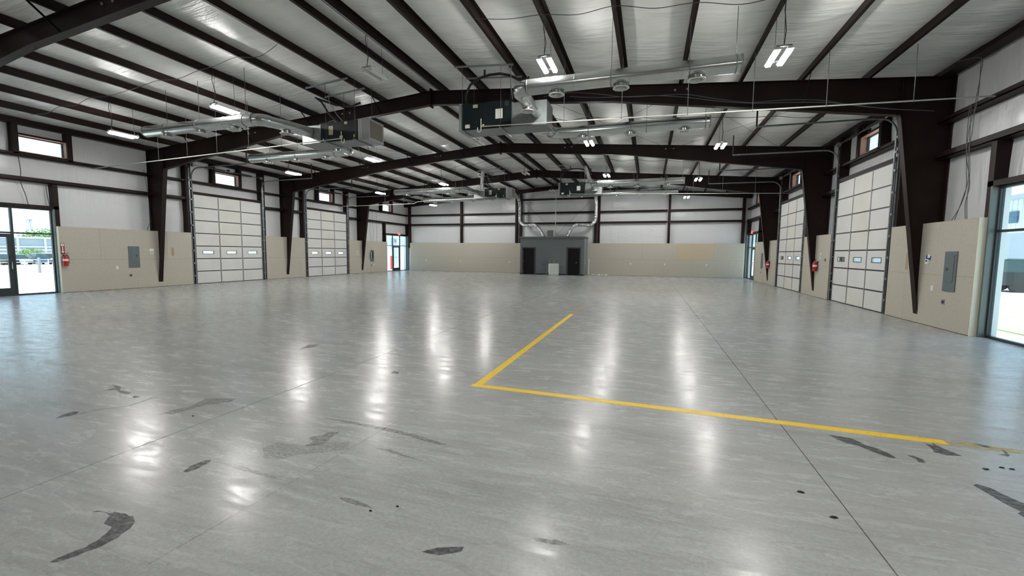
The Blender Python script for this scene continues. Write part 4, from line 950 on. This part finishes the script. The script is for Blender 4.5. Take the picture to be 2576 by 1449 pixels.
# ------------------------------------------------------------------ outdoors
def outside():
    g = MB().box((-260, -80, -1.5), (160, 220, -1.3)).build('ground', 'asphalt'); tag(g, kind='structure')
    a = MB().box((-40.5, -40, -1.3), (-21.06, 120, -.08)).build('pavement_left', 'concrete_out'); tag(a, kind='structure')
    a = MB().box((6.96, -40, -1.3), (120, 160, -.08)).build('pavement_right', 'concrete_out'); tag(a, kind='structure')
    a = MB().prism([(-40.5, -.10), (-99, -1.12), (-99, -1.3), (-40.5, -1.3)], 'y', -40, 120).build('grass_strip', 'dry_grass'); tag(a, 'dry yellow grass sloping away beyond the left pavement', 'grass', kind='stuff')
    a = MB().box((7.9, 7, -.08), (11.4, 17.2, -.05)).build('lawn_patch', 'lawn'); tag(a, 'pale green lawn patch outside the right entrance', 'grass', kind='stuff')
outside()
def car(lab, loc, rz, body, suv=False, L=4.6, H=None):
    t = empty('parked_car', loc, rz); tag(t, lab, 'car', 'parked cars'); W = 1.82; H = H or (1.78 if suv else 1.45); b = .98 if suv else .88
    # x = length axis, rear at -L/2
    if suv: side = [(-L/2, .35), (-L/2-.03, .75), (-L/2+.05, b+.02), (L/2-1.3, b+.06), (L/2-.15, b-.12), (L/2, .65), (L/2-.02, .32)]; top = [(-L/2+.08, b), (-L/2+.35, H-.06), (-L/2+.7, H), (.55, H-.02), (1.25, b+.05)]
    else: side = [(-L/2, .35), (-L/2, .80), (-L/2+.4, b), (L/2-1.4, b), (L/2-.2, b-.15), (L/2, .6), (L/2, .30)]; top = [(-L/2+.55, b-.02), (-L/2+1.15, H-.02), (-.1, H), (.95, b-.02)]
    bd = MB().prism(side, 'y', -W/2, W/2).build('car_body', body, t)
    cab = MB(); n = len(top); vs = [(x, -W/2+.02+(.16 if z > b+.1 else 0), z) for x, z in top]+[(x, W/2-.02-(.16 if z > b+.1 else 0), z) for x, z in top]
    cab.add(vs, [tuple(range(n)), tuple(range(2*n-1, n-1, -1))]+[(i, i+n, (i+1) % n+n, (i+1) % n) for i in range(n)]); cab.build('cabin_glass', 'car_glass', t)
    MB().box((top[1][0]+.05, -W/2+.2, H-.04), (top[-2][0]-.05, W/2-.2, H+.015)).build('roof', body, t)
    for x in (-L/2+.85, L/2-.9):
        for y in (-W/2+.10, W/2-.10): MB().lathe((x, y, .33), [(.20, -.11), (.33, -.10), (.33, .10), (.20, .11)], 18, 'y').build('wheel', 'tyre', t)
    for y in (-1, 1): MB().box((-L/2-.045, y*(W/2-.28), b-.28), (-L/2+.04, y*(W/2-.01), b-.08)).build('tail_light', 'tail_red', t)
    MB().box((-L/2-.06, -W/2+.05, .34), (-L/2+.02, W/2-.05, .60)).build('rear_bumper', 'car_dark', t)
    MB().box((-L/2-.05, -.26, .62), (-L/2-.03, .26, .75)).build('number_plate', 'white_metal', t)
    if suv:
        for y in (-1, 1): MB().tube([(-1.4, y*(W/2-.25), H+.05), (.4, y*(W/2-.25), H+.05)], .02, 6).build('roof_rail', 'chrome', t)
car('dark sport utility car parked outside the right entrance', (18.9, 27.9, -.08), math.radians(-10), 'car_dark', True, 4.7, 1.62)
car('white pickup-sized car in the row beyond the grass on the left', (-112, 51.5, -1.3), math.radians(90), 'car_white', True, 5.4, 1.95); car('dark car facing the grass at the left end of the distant row', (-108, 43.6, -1.3), math.radians(5), 'car_dark', True)
car('blue-grey car in the distant row, in front of the white one', (-107, 48.0, -1.3), math.radians(-5), 'car_blue', True); car('silver car in the distant row between the dark and the blue-grey one', (-109, 45.9, -1.3), math.radians(3), 'car_silver', True)
def rail_fence():
    t = empty('rail_fence', (-100.5, 46, -1.3)); tag(t, 'low pale rail fence in front of the parked cars on the left', 'fence')
    for i in range(9): MB().box((-.06, -12+i*3, 0), (.06, -11.88+i*3, 1.1)).build('fence_post', 'fence_paint', t)
    for z in (.55, 1.0): MB().tube([(0, -12, z), (0, 12, z)], .04, 6).build('fence_rail', 'fence_paint', t)
    b = empty('utility_post', (-41.5, 18.52, -.114)); tag(b, 'short grey post standing in the dry grass', 'post'); MB().lathe((0, 0, 0), [(.08, 0), (.08, 1.05), (.06, 1.09)], 12).build('pipe', 'zinc', b)
    MB().lathe((0, 0, 0), [(.10, 0), (.10, .06)], 12).build('base_ring', 'zinc', b)
    s = empty('loading_shed', (-150, 66, -1.3)); tag(s, 'long low shed with white framing behind the parked cars', 'shed')
    MB().box((-3, -30, 0), (3, 26, 5.4)).build('shed_wall', 'siding_dark', s)
    MB().box((-3.4, -30.5, 5.4), (3.6, 26.5, 5.75)).build('shed_roof', 'fence_paint', s)
    for y in range(-29, 26, 5): MB().box((3.05, y-.2, 0), (3.25, y+.2, 5.4)).build('shed_post', 'fence_paint', s)
    for z in (1.6, 2.4, 3.2): MB().box((3.3, -30, z), (3.4, 26, z+.28)).build('shed_rail', 'fence_paint', s)
    w = empty('steel_tower', (-200, 87.6, -1.3)); tag(w, 'slim lattice tower on the skyline through the left entrance', 'tower')
    for x in (-.5, .5):
        for y in (-.5, .5): MB().bar((x, y, 0), (x*.9, y*.9, 12.6), .12, .12).build('tower_leg', 'siding_dark', w)
    for z in (5, 7, 9, 11):
        MB().bar((-.5, -.5, z), (.5, .5, z+1.8), .08, .08).build('tower_brace', 'siding_dark', w); MB().bar((.5, -.5, z), (-.5, .5, z+1.8), .08, .08).build('tower_brace', 'siding_dark', w)
    MB().box((-.62, -.62, 12.5), (.62, .62, 12.75)).build('tower_platform', 'siding_dark', w)
rail_fence()
def tree(loc, h, r, lab):
    t = empty('tree', loc); tag(t, lab, 'tree', 'trees beyond the left entrance'); rnd = random.Random(int(h*100))
    MB().tube([(0, 0, 0), (.1, 0, h*.3), (0, .1, h*.6)], [.22, .16, .08], 8).build('trunk', 'bark', t)
    m = MB()
    for i in range(2600):
        a = rnd.uniform(0, 6.283); el = math.acos(rnd.uniform(-.7, 1)); q = r*rnd.uniform(.55, 1.05)*(1+.18*math.sin(5*a+3*el))
        c = Vector((q*math.sin(el)*math.cos(a), q*math.sin(el)*math.sin(a), h*.62+q*.62*math.cos(el))); u = Vector((rnd.uniform(-1, 1), rnd.uniform(-1, 1), rnd.uniform(-1, 1))).normalized()*r*.05; v = u.orthogonal().normalized()*r*.035
        m.add([c-u, c+v, c+u, c-v], [(0, 1, 2, 3)])
    m.build('foliage', 'leaf', t)
tree((-170, 77.5, -1.3), 8.2, 5.4, 'rounded green tree on the skyline right of the tower'); tree((-182, 90, -1.3), 8.0, 5.6, 'low green tree partly hidden by the window jamb'); tree((-120, 52.5, -1.3), 2.6, 2.0, 'small yellow-green bush behind the parked cars')
def neighbour():
    b = empty('neighbour_building', (36, 50, -.08)); tag(b, 'pale blue-grey metal building seen through the right entrance', 'building')
    MB().box((-9, -10, 0), (18, 25, 6.2)).build('wall', 'siding', b)
    for k in range(40): MB().box((-9.06, -10+k*.5, 4.0), (-9.0, -9.9+k*.5, 6.2)).build('siding_rib', 'siding', b)
    for k in range(46): MB().box((-9+k*.5, -10.06, 4.0), (-8.9+k*.5, -10, 6.2)).build('siding_rib', 'siding', b)
    MB().box((-9.05, -10.05, 0), (18, 25, 3.6)).build('lower_wall', 'siding_dark', b)
    MB().box((-9.6, -10.6, 6.2), (18.5, 25.5, 6.5)).build('roof', 'roof_far', b)
    for x in (-7.4, -2.5, 2.5):
        f = MB().box((x-.7, -10.12, 4.4), (x+.7, -10.06, 5.3)).build('window', 'far_glass', b); MB().box((x-.8, -10.14, 4.3), (x+.8, -10.1, 4.4)).build('window_sill', 'fence_paint', f)
    for y in (-8.5, -6): MB().box((-9.12, y-.7, 4.4), (-9.06, y+.7, 5.3)).build('window', 'far_glass', b)
    b = empty('blue_shed', (-34, 46, -.21)); tag(b, 'pale blue metal building outside the far left entrance', 'building')
    MB().box((-6, -4, .13), (5, 14, 5.0)).build('wall', 'siding', b); MB().box((-6.2, -4.3, 5.0), (5.3, 14.3, 5.3)).build('roof', 'roof_far', b)
    for y in (-2, 2, 6): MB().box((5.02, y-.5, .13), (5.1, y+.5, 3.4)).build('bay_door', 'siding_dark', b)
    for x in (-4, -.5, 3): MB().box((x-.5, -4.1, .13), (x+.5, -4.02, 3.2)).build('bay_door', 'siding_dark', b)
    r = empty('red_bollard', (-23.6, 35.35, -.08)); tag(r, 'red bollard outside the far left entrance', 'bollard'); MB().lathe((0, 0, 0), [(.09, 0), (.09, 1.25), (.06, 1.32), (.01, 1.34)], 14).build('post', 'tail_red', r); MB().lathe((0, 0, 0), [(.14, 0), (.14, .04)], 14).build('base_plate', 'zinc', r)
neighbour()

# put every Empty at the base of its thing
def settle():
    bpy.context.view_layer.update()
    def pts(o):
        r = [o.matrix_world @ Vector(c) for c in o.bound_box] if o.type == 'MESH' else []
        for ch in o.children: r += pts(ch)
        return r
    for o in [o for o in bpy.data.objects if o.type == 'EMPTY' and o.parent is None and o.location.length < 1e-6]:
        P = pts(o)
        if not P: continue
        p = Vector(((min(q.x for q in P)+max(q.x for q in P))/2, (min(q.y for q in P)+max(q.y for q in P))/2, min(q.z for q in P)))
        o.location = p
        for ch in o.children: ch.location -= p
settle()
